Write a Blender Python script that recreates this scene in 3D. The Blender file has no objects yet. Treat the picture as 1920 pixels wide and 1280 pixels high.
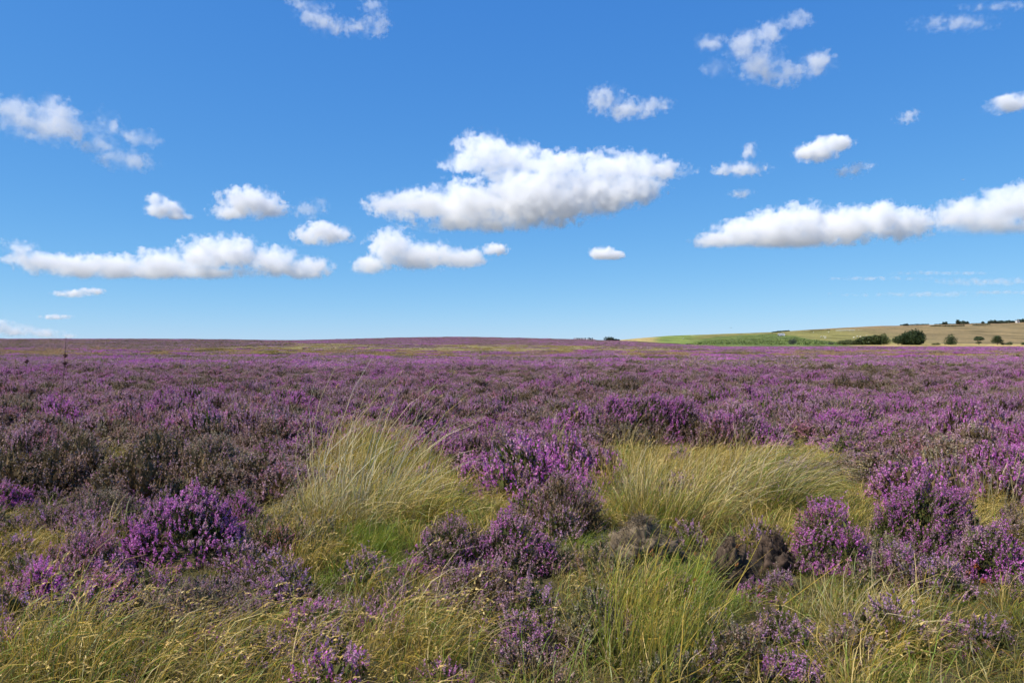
import bpy, bmesh, math, random
import numpy as np
from mathutils import Vector, Matrix

C = bpy.context.scene.collection
scene = bpy.context.scene
F = 1493.0            # focal length in pixels of the 1920 px wide photograph
CAMH = 1.5
rng = np.random.default_rng(11)
random.seed(11)

# ------------------------------------------------------------------ camera, sky, sun, exposure
cam = bpy.data.objects.new('camera', bpy.data.cameras.new('camera')); C.objects.link(cam)
cam.location = (0, 0, CAMH); cam.rotation_euler = (math.radians(90), 0, 0)
cam.data.sensor_width = 36; cam.data.lens = 36 * F / 1920
cam.data.clip_start = 0.05; cam.data.clip_end = 60000
scene.camera = cam
SUN_EL, SUN_AZ = math.radians(50), math.radians(-112)      # azimuth from +y, negative = to the left
sd = Vector((math.sin(SUN_AZ) * math.cos(SUN_EL), math.cos(SUN_AZ) * math.cos(SUN_EL), math.sin(SUN_EL)))
world = bpy.data.worlds.new('World'); scene.world = world; world.use_nodes = True
nt = world.node_tree; bgn = nt.nodes['Background']
sky = nt.nodes.new('ShaderNodeTexSky'); sky.sky_type = 'NISHITA'; sky.sun_disc = False
sky.sun_elevation = SUN_EL; sky.sun_rotation = SUN_AZ
sky.altitude = 300; sky.air_density = 0.6; sky.dust_density = 0.1; sky.ozone_density = 6.0
sep = nt.nodes.new('ShaderNodeSeparateColor'); cmb = nt.nodes.new('ShaderNodeCombineColor')
nt.links.new(sky.outputs[0], sep.inputs[0]); nt.links.new(cmb.outputs[0], bgn.inputs[0])
for i, (g_, a_) in enumerate(((0.98, 0.94), (0.63, 0.92), (0.30, 1.0))):      # colour grade of the whole sky (deep polarised blue)
    p = nt.nodes.new('ShaderNodeMath'); p.operation = 'MULTIPLY'; p.inputs[1].default_value = 0.1; nt.links.new(sep.outputs[i], p.inputs[0])
    q = nt.nodes.new('ShaderNodeMath'); q.operation = 'POWER'; q.inputs[1].default_value = g_; nt.links.new(p.outputs[0], q.inputs[0])
    r = nt.nodes.new('ShaderNodeMath'); r.operation = 'MULTIPLY'; r.inputs[1].default_value = a_ * 10; nt.links.new(q.outputs[0], r.inputs[0])
    nt.links.new(r.outputs[0], cmb.inputs[i])
bgn.inputs[1].default_value = 0.074
sl = bpy.data.lights.new('sun', 'SUN'); sl.energy = 5.0; sl.angle = math.radians(0.53); sl.color = (1, 0.93, 0.82)
so = bpy.data.objects.new('sun', sl); C.objects.link(so); so.rotation_euler = sd.to_track_quat('Z', 'Y').to_euler()
vs = scene.view_settings; vs.view_transform = 'Standard'; vs.look = 'None'; vs.exposure = 0.45; vs.gamma = 1
cy = scene.cycles
cy.volume_bounces = 12; cy.max_bounces = 12; cy.diffuse_bounces = 3; cy.glossy_bounces = 2; cy.transmission_bounces = 3
cy.transparent_max_bounces = 8; cy.volume_step_rate = 1.0; cy.volume_max_steps = 256
cy.use_adaptive_sampling = True; cy.adaptive_threshold = 0.03; cy.adaptive_min_samples = 16
cy.use_denoising = True; cy.denoiser = 'OPENIMAGEDENOISE'; cy.denoising_input_passes = 'RGB_ALBEDO_NORMAL'; cy.denoising_prefilter = 'ACCURATE'

# ------------------------------------------------------------------ helpers
def tag(o, label=None, cat=None, group=None, kind=None):
    if label: o['label'] = label
    if cat: o['category'] = cat
    if group: o['group'] = group
    if kind: o['kind'] = kind
    return o
def empty(name, loc, label, cat, group=None):
    o = bpy.data.objects.new(name, None); C.objects.link(o); o.location = loc; o.empty_display_size = 0.2
    return tag(o, label, cat, group)
def link(name, me, parent=None, loc=None):
    o = bpy.data.objects.new(name, me); C.objects.link(o)
    if parent: o.parent = parent
    if loc is not None: o.location = loc
    return o
def trimesh(name, V, T, col=None, mat=None, smooth=False):
    """V (n,3), T (m,3) indices, col (n,3)"""
    V = np.asarray(V, np.float32); T = np.asarray(T, np.int32)
    me = bpy.data.meshes.new(name)
    me.vertices.add(len(V)); me.vertices.foreach_set('co', V.ravel())
    me.loops.add(T.size); me.loops.foreach_set('vertex_index', T.ravel())
    me.polygons.add(len(T)); me.polygons.foreach_set('loop_start', np.arange(0, T.size, 3, dtype=np.int32))
    if smooth: me.polygons.foreach_set('use_smooth', np.ones(len(T), bool))
    if col is not None:
        a = me.attributes.new('Col', 'FLOAT_COLOR', 'POINT')
        a.data.foreach_set('color', np.concatenate([np.clip(col, 0, 1), np.ones((len(V), 1))], 1).astype(np.float32).ravel())
    me.update(); me.validate()
    if mat: me.materials.append(mat)
    return me
def cat_parts(parts):
    V, T, K, n = [], [], [], 0
    for v, t, c in parts:
        if len(v) == 0: continue
        V.append(v); T.append(np.asarray(t) + n); K.append(c); n += len(v)
    return np.concatenate(V), np.concatenate(T), np.concatenate(K)
def nrm(a): return a / (np.linalg.norm(a, axis=-1, keepdims=True) + 1e-9)
def vnoise(P, s, seed=0, octv=3):
    """cheap smooth noise of points P (...,k) at frequency s, about -1..1"""
    P = np.asarray(P, float); r = np.random.default_rng(seed + 977); out = 0; amp = 1; tot = 0
    for o in range(octv):
        for j in range(3):
            d = r.normal(size=P.shape[-1]); d /= np.linalg.norm(d)
            out = out + amp * np.sin((P @ d) * s * (1.0 + .35 * j) * 2 ** o * 2.2 + r.uniform(0, 6.28) + 1.3 * np.sin((P @ np.roll(d, 1)) * s * 2 ** o * 1.7 + r.uniform(0, 6.28)))
        tot += amp * 1.75; amp *= .55
    return out / tot
def smooth(a, b, x): t = np.clip((x - a) / (b - a), 0, 1); return t * t * (3 - 2 * t)

# ------------------------------------------------------------------ materials
def nodes(name):
    m = bpy.data.materials.new(name); m.use_nodes = True; n = m.node_tree; n.nodes.clear()
    return m, n, n.links.new
def nd(n, t, **kw):
    x = n.nodes.new(t)
    for a, b in kw.items(): setattr(x, a, b)
    return x
def plant_mat(name, trans=0.3, rough=0.6, var=0.35, spec=0.25):
    """leaf-like surface: own colour from the Col attribute, varied a little per plant"""
    m, n, L = nodes(name)
    at = nd(n, 'ShaderNodeAttribute', attribute_name='Col'); oi = nd(n, 'ShaderNodeObjectInfo')
    hs = nd(n, 'ShaderNodeHueSaturation'); L(at.outputs['Color'], hs.inputs['Color'])
    mr = nd(n, 'ShaderNodeMapRange'); L(oi.outputs['Random'], mr.inputs[0]); mr.inputs[3].default_value = 1 - var / 2; mr.inputs[4].default_value = 1 + var / 2
    L(mr.outputs[0], hs.inputs['Value'])
    pb = nd(n, 'ShaderNodeBsdfPrincipled'); L(hs.outputs[0], pb.inputs['Base Color']); pb.inputs['Roughness'].default_value = rough; pb.inputs['Specular IOR Level'].default_value = spec
    tr = nd(n, 'ShaderNodeBsdfTranslucent'); L(hs.outputs[0], tr.inputs[0])
    mx = nd(n, 'ShaderNodeMixShader'); mx.inputs[0].default_value = trans; L(pb.outputs[0], mx.inputs[1]); L(tr.outputs[0], mx.inputs[2])
    o = nd(n, 'ShaderNodeOutputMaterial'); L(mx.outputs[0], o.inputs['Surface'])
    return m
M_FLOWER = plant_mat('heather_flowers', .35, .7, .3)
M_LEAF = plant_mat('heather_leaves', .15, .65)
M_STEM = plant_mat('woody_stems', 0.0, .8)
M_GRASS = plant_mat('grass_blades', .35, .45, .3, .4)
M_TREE = plant_mat('tree_leaves', .2, .6, .25)
M_BARK = plant_mat('bark', 0, .9)

def noise_col(n, L, scale, stops, detail=6, rough=.6, vec=None, dist=0.0):
    nz = nd(n, 'ShaderNodeTexNoise'); nz.inputs['Scale'].default_value = scale; nz.inputs['Detail'].default_value = detail; nz.inputs['Roughness'].default_value = rough; nz.inputs['Distortion'].default_value = dist
    if vec is not None: L(vec, nz.inputs['Vector'])
    cr = nd(n, 'ShaderNodeValToRGB'); L(nz.outputs[0], cr.inputs[0])
    e = cr.color_ramp.elements
    while len(e) < len(stops): e.new(.5)
    for el, (p, c) in zip(e, stops): el.position = p; el.color = (*c, 1)
    return nz, cr
def ground_mat(name, layers, bump=(40, .03), rough=.95):
    """layers: [(scale, stops)] blended half and half in turn"""
    m, n, L = nodes(name)
    geo = nd(n, 'ShaderNodeNewGeometry'); cur = None
    for sc, stops in layers:
        nz, cr = noise_col(n, L, sc, stops, vec=geo.outputs['Position'])
        if cur is None: cur = cr.outputs[0]
        else:
            mx = nd(n, 'ShaderNodeMix', data_type='RGBA'); mx.inputs[0].default_value = .5; L(cur, mx.inputs[6]); L(cr.outputs[0], mx.inputs[7]); cur = mx.outputs[2]
    pb = nd(n, 'ShaderNodeBsdfPrincipled'); L(cur, pb.inputs['Base Color']); pb.inputs['Roughness'].default_value = rough; pb.inputs['Specular IOR Level'].default_value = .1
    nb = nd(n, 'ShaderNodeTexNoise'); nb.inputs['Scale'].default_value = bump[0]; nb.inputs['Detail'].default_value = 6; L(geo.outputs['Position'], nb.inputs['Vector'])
    bp = nd(n, 'ShaderNodeBump'); bp.inputs['Strength'].default_value = .8; bp.inputs['Distance'].default_value = bump[1]; L(nb.outputs[0], bp.inputs['Height']); L(bp.outputs[0], pb.inputs['Normal'])
    o = nd(n, 'ShaderNodeOutputMaterial'); L(pb.outputs[0], o.inputs['Surface'])
    return m
M_GROUND = ground_mat('peaty_ground', [(3.0, [(.3, (.03, .025, .012)), (.5, (.07, .06, .025)), (.7, (.10, .10, .03))]), (.5, [(.35, (.05, .035, .025)), (.65, (.11, .09, .05))])])

# ------------------------------------------------------------------ terrain
KD = np.array([0, 40, 110, 160, 220, 300, 330, 420, 480, 520, 700, 1000, 9000], float)
def _col(p, pts):
    xs = [a for a, b in pts]; ys = [b for a, b in pts]; return np.interp(p, xs, ys)
def rowz(row, d): return CAMH - (row - 640) / F * d
def terrain(x, y):
    """ground height; rows of the photograph's skyline turned into metres at each distance"""
    x = np.asarray(x, float); y = np.asarray(y, float)
    yy = np.maximum(y, 1.0); p = np.clip(x / yy * F + 960, -3000, 5000)
    z = np.zeros(np.broadcast(x, y).shape)
    rows = {
        110: [(-500, 658.5), (600, 659), (1300, 660), (2500, 660)],
        160: [(-500, 650), (500, 651), (1300, 655), (2500, 656)],
        220: [(-500, 643), (400, 643), (650, 646), (1000, 649), (1400, 655), (2500, 656)],
        300: [(-500, 636.5), (0, 637), (250, 637), (400, 638), (560, 640.5), (850, 643), (1150, 645.5), (1350, 652), (2500, 653)],
        330: [(-500, 637), (250, 637.5), (400, 638.5), (560, 640.5), (850, 641), (1150, 643.5), (1350, 651), (2500, 652)],
        420: [(-500, 641), (400, 641), (500, 640), (700, 637), (850, 636), (1000, 638), (1100, 640.5), (1200, 643), (1350, 650), (2500, 651)],
        480: [(-500, 645), (400, 642), (520, 640), (620, 637.5), (740, 634), (850, 632.2), (960, 634), (1060, 636.5), (1130, 639), (1200, 641), (1350, 647), (2500, 648)],
        520: [(-500, 647), (500, 643), (850, 636), (1060, 638.5), (1200, 641), (1350, 648), (2500, 650)],
        700: [(-500, 650), (850, 641), (1060, 638.8), (1170, 638.8), (1300, 645), (1400, 652), (2500, 655)],
        1000: [(-500, 650), (1060, 642), (1300, 648), (2500, 660)],
        9000: [(-500, 645), (2500, 645)]}
    ks = [0, 40] + sorted(rows); hs = [np.zeros_like(p), np.zeros_like(p)] + [rowz(_col(p, rows[k]), k) for k in sorted(rows)]
    for i in range(len(ks) - 1):
        a, b = ks[i], ks[i + 1]; t = np.clip((yy - a) / (b - a), 0, 1); sel = (yy >= a) & (yy < b)
        t2 = t * t * (3 - 2 * t) * .35 + t * .65
        z = np.where(sel, hs[i] * (1 - t2) + hs[i + 1] * t2, z)
    z = np.where(yy >= ks[-1], hs[-1], z)
    P = np.stack(np.broadcast_arrays(x, y), -1)
    z = z + .035 * vnoise(P, .5, 3, 2) * np.clip(1.2 - yy / 60, .3, 1) + .10 * vnoise(P, .035, 5, 2) * smooth(15, 80, yy) * np.clip(1.6 - yy / 300, .5, 1)
    return z
def gp(px, py):
    """point of the near, level ground seen at a pixel"""
    d = CAMH * F / (py - 640); x = (px - 960) / F * d
    return x, d
def at(px, d): return (px - 960) / F * d

rad = np.concatenate([np.linspace(.4, 12, 60), np.geomspace(12.3, 9000, 190)])
ang = np.concatenate([np.linspace(-42, 42, 300), np.linspace(44, 316, 90)]) * math.pi / 180
A, R_ = np.meshgrid(ang, rad); X, Y = np.sin(A) * R_, np.cos(A) * R_
Z = terrain(X, Y)
V = np.concatenate([[[0, 0, float(terrain(0., 0.))]], np.stack([X, Y, Z], -1).reshape(-1, 3)])
na, nr = len(ang), len(rad); T = []
i, j = np.meshgrid(np.arange(nr - 1), np.arange(na), indexing='ij'); j2 = (j + 1) % na
q = np.stack([1 + i * na + j, 1 + i * na + j2, 1 + (i + 1) * na + j2, 1 + (i + 1) * na + j], -1).reshape(-1, 4)
T = np.concatenate([q[:, [0, 2, 1]], q[:, [0, 3, 2]], np.stack([np.zeros(na, int), 1 + np.arange(na), 1 + (np.arange(na) + 1) % na], -1)[:, [0, 2, 1]]])
link_ground = link('ground', trimesh('ground', V, T, None, M_GROUND, True)); tag(link_ground, 'peaty moorland floor under the heather and grass', 'ground', kind='structure')

# the hill on the right
HP = [(1120, 641), (1160, 637.2), (1190, 634.5), (1250, 629.5), (1330, 627.2), (1400, 624.5), (1450, 622.3), (1500, 618.6), (1580, 614.5), (1650, 611), (1750, 608.6), (1850, 606.3), (1920, 603.5), (2100, 599), (2600, 590)]
HY0, HY1 = 395.0, 1250.0
def hill_row(px, t):
    crest = _col(px, HP); foot = 646.6 + 0 * crest
    return foot + (crest - foot) * (1 - (1 - np.clip(t, 0, 1)) ** 1.25)
def hill(px, t):
    y = HY0 + (HY1 - HY0) * t; return at(px, y), y, rowz(hill_row(px, t), y)
def hill_t(px, row):
    lo, hi = 0., 1.
    for _ in range(40):
        m_ = (lo + hi) / 2
        if hill_row(px, m_) > row: lo = m_
        else: hi = m_
    return lo
hpx = np.linspace(1110, 2700, 330); ht = np.linspace(-.06, 1.0, 90)
PX, TT = np.meshgrid(hpx, ht); HX, HYY, HZ = hill(PX, TT)
HZ = HZ + np.where(TT < 0, TT * 30, 0) + .5 * vnoise(np.stack([HX, HYY], -1), .012, 8, 3) * smooth(0, .2, TT)
ext = [(HX[-1] * 1.08, HYY[-1] * 1.08, HZ[-1] - 2), (HX[-1] * 1.5, HYY[-1] * 1.5, HZ[-1] - 40)]
HX = np.vstack([HX] + [e[0] for e in ext]); HYY = np.vstack([HYY] + [e[1] for e in ext]); HZ = np.vstack([HZ] + [e[2] for e in ext])
nr, na = HX.shape; i, j = np.meshgrid(np.arange(nr - 1), np.arange(na - 1), indexing='ij')
q = np.stack([i * na + j, i * na + j + 1, (i + 1) * na + j + 1, (i + 1) * na + j], -1).reshape(-1, 4)
# pasture colours by region: bracken green at the foot on the left, olive pasture, tan rough grazing on the right
V = np.stack([HX, HYY, HZ], -1).reshape(-1, 3)
PXa = (V[:, 0] / V[:, 1]) * F + 960; Rw = 640 - (V[:, 2] - CAMH) / V[:, 1] * F
wob = vnoise(V[:, :2], .02, 21, 3)
tan_ = np.array([.225, .172, .09]); olive = np.array([.21, .195, .07]); green = np.array([.12, .155, .045]); lgreen = np.array([.17, .22, .06]); straw = np.array([.36, .28, .12])
c = np.tile(olive, (len(V), 1))
w = smooth(1630, 1800, PXa + 14 * (640 - Rw) * .4 + 30 * wob)[:, None]; c = c * (1 - w) + tan_ * w
brtop = np.interp(PXa, [1290, 1340, 1400, 1450, 1490, 1520, 1570, 1620], [640, 632, 627, 626, 629, 636, 641, 647])
w = (smooth(-.8, .8, Rw - brtop + .9 * wob) * smooth(1640, 1590, PXa) * smooth(1270, 1310, PXa))[:, None]; c = c * (1 - w) + green * (1 + .25 * vnoise(V[:, :2], .08, 31, 3))[:, None] * w
w = (smooth(1330, 1280, PXa))[:, None]; c = c * (1 - w) + lgreen * w
w = (smooth(1245, 1215, PXa) * smooth(630, 633, Rw))[:, None]; c = c * (1 - w) + straw * w
w = (smooth(1430, 1560, PXa) * smooth(4, 1, Rw - _col(PXa, HP)) * .7)[:, None]; c = c * (1 - w) + np.array([.25, .17, .10]) * w
w = (smooth(643.5, 645.2, Rw + .7 * wob) * smooth(1560, 1640, PXa))[:, None]; c = c * (1 - w) + straw * w
m, n, L = nodes('hill_pasture'); atn = nd(n, 'ShaderNodeAttribute', attribute_name='Col'); geo = nd(n, 'ShaderNodeNewGeometry')
mp = nd(n, 'ShaderNodeMapping'); mp.inputs['Scale'].default_value = (.06, .012, .3); L(geo.outputs['Position'], mp.inputs[0])
nz, cr = noise_col(n, L, 1.0, [(.3, (.5, .5, .45)), (.5, (1, 1, 1)), (.7, (1.45, 1.36, 1.25))], vec=mp.outputs[0])
mu = nd(n, 'ShaderNodeMix', data_type='RGBA', blend_type='MULTIPLY'); mu.inputs[0].default_value = 1; L(atn.outputs['Color'], mu.inputs[6]); L(cr.outputs[0], mu.inputs[7])
nz2, cr2 = noise_col(n, L, .35, [(.35, (.6, .64, .6)), (.65, (1.3, 1.25, 1.2))], vec=geo.outputs['Position'])
mu2 = nd(n, 'ShaderNodeMix', data_type='RGBA', blend_type='MULTIPLY'); mu2.inputs[0].default_value = 1; L(mu.outputs[2], mu2.inputs[6]); L(cr2.outputs[0], mu2.inputs[7])
pb = nd(n, 'ShaderNodeBsdfPrincipled'); L(mu2.outputs[2], pb.inputs['Base Color']); pb.inputs['Roughness'].default_value = 1; pb.inputs['Specular IOR Level'].default_value = .05
o = nd(n, 'ShaderNodeOutputMaterial'); L(pb.outputs[0], o.inputs['Surface'])
T = np.concatenate([q[:, [0, 1, 2]], q[:, [0, 2, 3]]])
hill_ob = link('hill', trimesh('hill', V, T, c, m, True)); tag(hill_ob, 'low grassy hill rising to the right behind the moor', 'hill', kind='structure')

# ------------------------------------------------------------------ plant generators (return vertices, triangles, colours)
def jitcol(base, n, v=.25, hue=.08):
    base = np.asarray(base, float)
    return base * (1 + rng.uniform(-v, v, (n, 1))) * (1 + rng.uniform(-hue, hue, (n, 3)))
def tris_at(Cn, size, col, elong=1.0, axis=None):
    """one small triangle at every centre, randomly turned; elong stretches it along axis"""
    n = len(Cn)
    if n == 0: return np.zeros((0, 3)), np.zeros((0, 3), int), np.zeros((0, 3))
    a = nrm(rng.normal(size=(n, 3))) if axis is None else nrm(axis + .35 * rng.normal(size=(n, 3)))
    b = nrm(np.cross(a, rng.normal(size=(n, 3))))
    s = np.asarray(size).reshape(-1, 1) * rng.uniform(.75, 1.25, (n, 1))
    v = np.stack([Cn + a * s * elong, Cn - a * s * .6 * elong + b * s * .8, Cn - a * s * .6 * elong - b * s * .8], 1).reshape(-1, 3)
    t = np.arange(3 * n).reshape(-1, 3)
    return v, t, np.repeat(col, 3, 0)
def ribbons(Pts, width, col0, col1, face=None):
    """Pts (n,s,3) paths; tapered flat ribbons; colours (n,3) at root and tip"""
    n, s, _ = Pts.shape
    d = nrm(Pts[:, -1] - Pts[:, 0]); r = rng.normal(size=(n, 3)); r[:, 2] *= .3
    side = nrm(np.cross(d, r))
    w = np.asarray(width).reshape(-1, 1, 1) * np.linspace(1, .12, s).reshape(1, -1, 1) ** .7
    Lf = Pts - side[:, None] * w / 2; Rt = Pts + side[:, None] * w / 2
    v = np.stack([Lf, Rt], 2).reshape(-1, 3)
    k = np.arange(n)[:, None] * (2 * s) + np.arange(s - 1)[None] * 2
    t = np.stack([k, k + 1, k + 3, k, k + 3, k + 2], -1).reshape(-1, 3)
    f = np.linspace(0, 1, s).reshape(1, -1, 1)
    c = col0[:, None] * (1 - f) + col1[:, None] * f
    return v, t, np.repeat(c, 2, 1).reshape(-1, 3)
VIV = (.57, .15, .485); PUR = (.515, .19, .41); MAU = (.47, .265, .35); PINK = (.44, .18, .23); DUS = (.33, .21, .165); GREY = (.30, .25, .16); LAV = (.47, .25, .47)
LEAFG = (.11, .12, .03); LEAFB = (.13, .09, .04); LEAFD = (.07, .065, .022); LEAFY = (.19, .19, .05)
def sprigs(B, D, Ln, fcols, leaf, k=26, kl=10, rad=.007, psz=.0042, t0=.35):
    """heather sprigs: B base points, D directions, Ln lengths; flowers round the upper part, needle leaves below"""
    n = len(B)
    s1 = nrm(np.cross(D, rng.normal(size=(n, 3)))); s2 = np.cross(D, s1)
    bend = rng.normal(size=(n, 3)) * .12
    def pt(t, r, th):
        return (B[:, None] + D[:, None] * (Ln[:, None] * t)[..., None] + bend[:, None] * (Ln[:, None] * t * t)[..., None]
                + s1[:, None] * (r * np.cos(th))[..., None] + s2[:, None] * (r * np.sin(th))[..., None])
    t = rng.uniform(t0, 1.0, (n, k)); r = rad * (1.15 - .75 * (t - t0) / (1 - t0)) * rng.uniform(.5, 1.1, (n, k)); th = rng.uniform(0, 6.283, (n, k))
    P = pt(t, r, th).reshape(-1, 3)
    fc = np.repeat(fcols, k, 0) * rng.uniform(.65, 1.4, (n * k, 1))
    pale = rng.random(n * k) < .10; fc[pale] = fc[pale] * .5 + np.array([.5, .36, .45]) * .5
    fl = tris_at(P, psz, fc)
    t = rng.uniform(0, t0 + .2, (n, kl)); r = rad * rng.uniform(.3, 1.2, (n, kl)); th = rng.uniform(0, 6.283, (n, kl))
    P = pt(t, r, th).reshape(-1, 3)
    lf = tris_at(P, psz * .9, jitcol(leaf, n * kl, .4), 1.8, np.repeat(D, kl, 0))
    path = np.stack([B, B + D * (Ln * .5)[:, None] + bend * (Ln * .25)[:, None], B + D * (Ln * .97)[:, None] + bend * (Ln * .94)[:, None]], 1)
    st = ribbons(path, np.full(n, rad * .3), jitcol((.12, .08, .045), n), jitcol((.17, .12, .07), n))
    return fl, cat_parts([lf, st])
def dome_points(domes, n, lump=.16, seed=0, zmin=.02, gap=-.55):
    """points on the outside of a group of lumpy domes (cx,cy,rx,ry,h) and their outward normals"""
    w = np.array([d[2] * d[3] + (d[2] + d[3]) * d[4] for d in domes]); w /= w.sum()
    idx = rng.choice(len(domes), n, p=w); D = np.array(domes)[idx]
    u = nrm(rng.normal(size=(n, 3))); u[:, 2] = np.abs(u[:, 2]) + zmin; u = nrm(u)
    c = np.stack([D[:, 0], D[:, 1], np.zeros(n)], 1); ax = np.stack([D[:, 2], D[:, 3], D[:, 4]], 1)
    nz = vnoise(u + c * 2, 2.6, seed, 3); P = c + u * ax * (1 + lump * nz)[:, None]
    keep = nz > gap
    for q_, d in enumerate(domes):
        inside = (((P[:, 0] - d[0]) / d[2]) ** 2 + ((P[:, 1] - d[1]) / d[3]) ** 2 + (P[:, 2] / d[4]) ** 2) < .72
        keep &= ~(inside & (idx != q_))
    return P[keep], nrm(u / ax)[keep]
WIND = np.array([.22, .03, 0.])
def heather(domes, n, cols, probs, leaf=LEAFG, Lr=(.09, .16), k=26, kl=10, rad=.007, psz=.0042, up=.8, lump=.16, seed=0, gap=-.5, inner=1500, t0=.35, isz=.012, twigs=26):
    """one heather plant -> flowers, foliage, stems meshes' data"""
    P, N_ = dome_points(domes, n, lump, seed, gap=gap)
    D = nrm(N_ * .75 + np.array([0, 0, up]) + WIND + rng.normal(size=P.shape) * .22); Ln = rng.uniform(*Lr, len(P)); B = P - D * Ln[:, None]
    B[:, 2] = np.maximum(B[:, 2], .0)
    cid = rng.choice(len(cols), len(P), p=np.array(probs) / sum(probs))
    # patches of the plant flower together
    pn = vnoise(P, 3.2, seed + 5, 2); order = np.argsort(np.argsort(pn + .7 * rng.normal(size=len(P)) * .6)) / len(P)
    cum = np.cumsum(np.array(probs) / sum(probs)); cid = np.minimum(np.searchsorted(cum, order), len(cols) - 1)
    fc = np.array(cols)[cid] * (1 + rng.uniform(-.18, .18, (len(P), 1)))
    fl, lf = sprigs(B, D, Ln, fc, leaf, k, kl, rad, psz, t0)
    # leafy filling under the flowering shell
    Q, _ = dome_points(domes, inner, lump, seed, gap=-9); Q = Q * np.array([1, 1, 1]); f = rng.uniform(.45, .93, (len(Q), 1))
    cc = np.array(domes); near = ((Q[:, None, :2] - cc[None, :, :2]) ** 2).sum(-1).argmin(1); c0 = np.concatenate([cc[near, :2], np.zeros((len(Q), 1))], 1)
    Q = c0 + (Q - c0) * f
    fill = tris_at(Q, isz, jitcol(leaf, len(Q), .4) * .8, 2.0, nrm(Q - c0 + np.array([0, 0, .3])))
    # woody stems
    tw = []
    if twigs:
        E, En = dome_points(domes, twigs * 2, lump, seed, gap=-9); E = E[:twigs]; near = ((E[:, None, :2] - cc[None, :, :2]) ** 2).sum(-1).argmin(1)
        b0 = np.concatenate([cc[near, :2] + rng.normal(size=(len(E), 2)) * .05, np.zeros((len(E), 1))], 1)
        mid = b0 * .5 + E * .5 + rng.normal(size=E.shape) * .03; mid[:, 2] *= .75
        path = np.stack([b0, b0 * .75 + mid * .25 + rng.normal(size=E.shape) * .012, mid, mid * .5 + E * .45 + b0 * .05, E * .93 + b0 * .07], 1)
        r1 = ribbons(path, np.full(len(E), .008), jitcol((.10, .075, .055), len(E)), jitcol((.16, .115, .075), len(E)))
        r2 = ribbons(path, np.full(len(E), .008), jitcol((.10, .075, .055), len(E)), jitcol((.16, .115, .075), len(E)))
        tw = cat_parts([r1, r2])
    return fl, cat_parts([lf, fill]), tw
STRAW = (.67, .49, .165); PALE = (.74, .61, .33); GOLD = (.58, .38, .055); OLIVE = (.335, .29, .04); GREEN = (.19, .27, .025); BROWN = (.31, .205, .085); BRIGHT = (.25, .31, .035); RUST = (.36, .17, .05); GREYS = (.44, .38, .25)
def tuft(n, R0, Lr, spread, lean, droop, w, pal, probs, root=(.13, .13, .035), seg=5, seeds=0.0, seedcol=STRAW, seedlen=.06, windv=(1, .12, 0), stiff=1.0):
    """a tuft of grass: n blades from a base of radius R0"""
    a = rng.uniform(0, 6.283, n); r = R0 * np.sqrt(rng.random(n))
    P = np.stack([r * np.cos(a), r * np.sin(a), np.zeros(n) - .01], 1)
    Ln = rng.uniform(*Lr, n) * rng.uniform(.6, 1, n)
    d = nrm(np.stack([np.cos(a) * spread, np.sin(a) * spread, np.ones(n)], 1) + rng.normal(size=(n, 3)) * spread * .55)
    wv = np.array(windv, float); le = lean * rng.uniform(.4, 1.5, n)[:, None]; dr = droop * rng.uniform(.2, 1.8, n)[:, None]
    pts = [P]; kink = np.where(rng.random(n) < .22, rng.integers(2, seg + 1, n), -1)
    for s in range(seg):
        f = (s + 1) / seg
        if s >= 2: d = np.where(kink[:, None] == s, nrm(d + rng.normal(size=(n, 3)) * np.array([.8, .8, .5]) + np.array([.3, 0, -.35])), d)
        d = nrm(d + wv * le * f * .5 - np.array([0, 0, 1.]) * dr * f * f * .55 + rng.normal(size=(n, 3)) * .075)
        pts.append(pts[-1] + d * (Ln / seg)[:, None])
    pts = np.stack(pts, 1); pts[..., 2] = np.maximum(pts[..., 2], .004)
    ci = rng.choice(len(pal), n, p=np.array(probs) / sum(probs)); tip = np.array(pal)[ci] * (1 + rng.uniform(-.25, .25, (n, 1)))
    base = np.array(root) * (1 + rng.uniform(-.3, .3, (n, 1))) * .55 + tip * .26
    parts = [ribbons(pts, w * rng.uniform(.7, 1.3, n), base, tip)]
    if seeds:
        k = np.where(rng.random(n) < seeds)[0]
        if len(k):
            e = pts[k, -1]; dd = nrm(pts[k, -1] - pts[k, -2])
            for q_ in range(9):
                f = q_ / 9
                cpos = e + dd * (seedlen * (f - .15)) - np.array([0, 0, 1.]) * seedlen * .35 * f * f + rng.normal(size=e.shape) * .0022
                parts.append(tris_at(cpos, .0040 * (1.15 - .75 * abs(f - .35)), jitcol(seedcol, len(k), .2), 2.4, dd))
    return cat_parts(parts)

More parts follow.
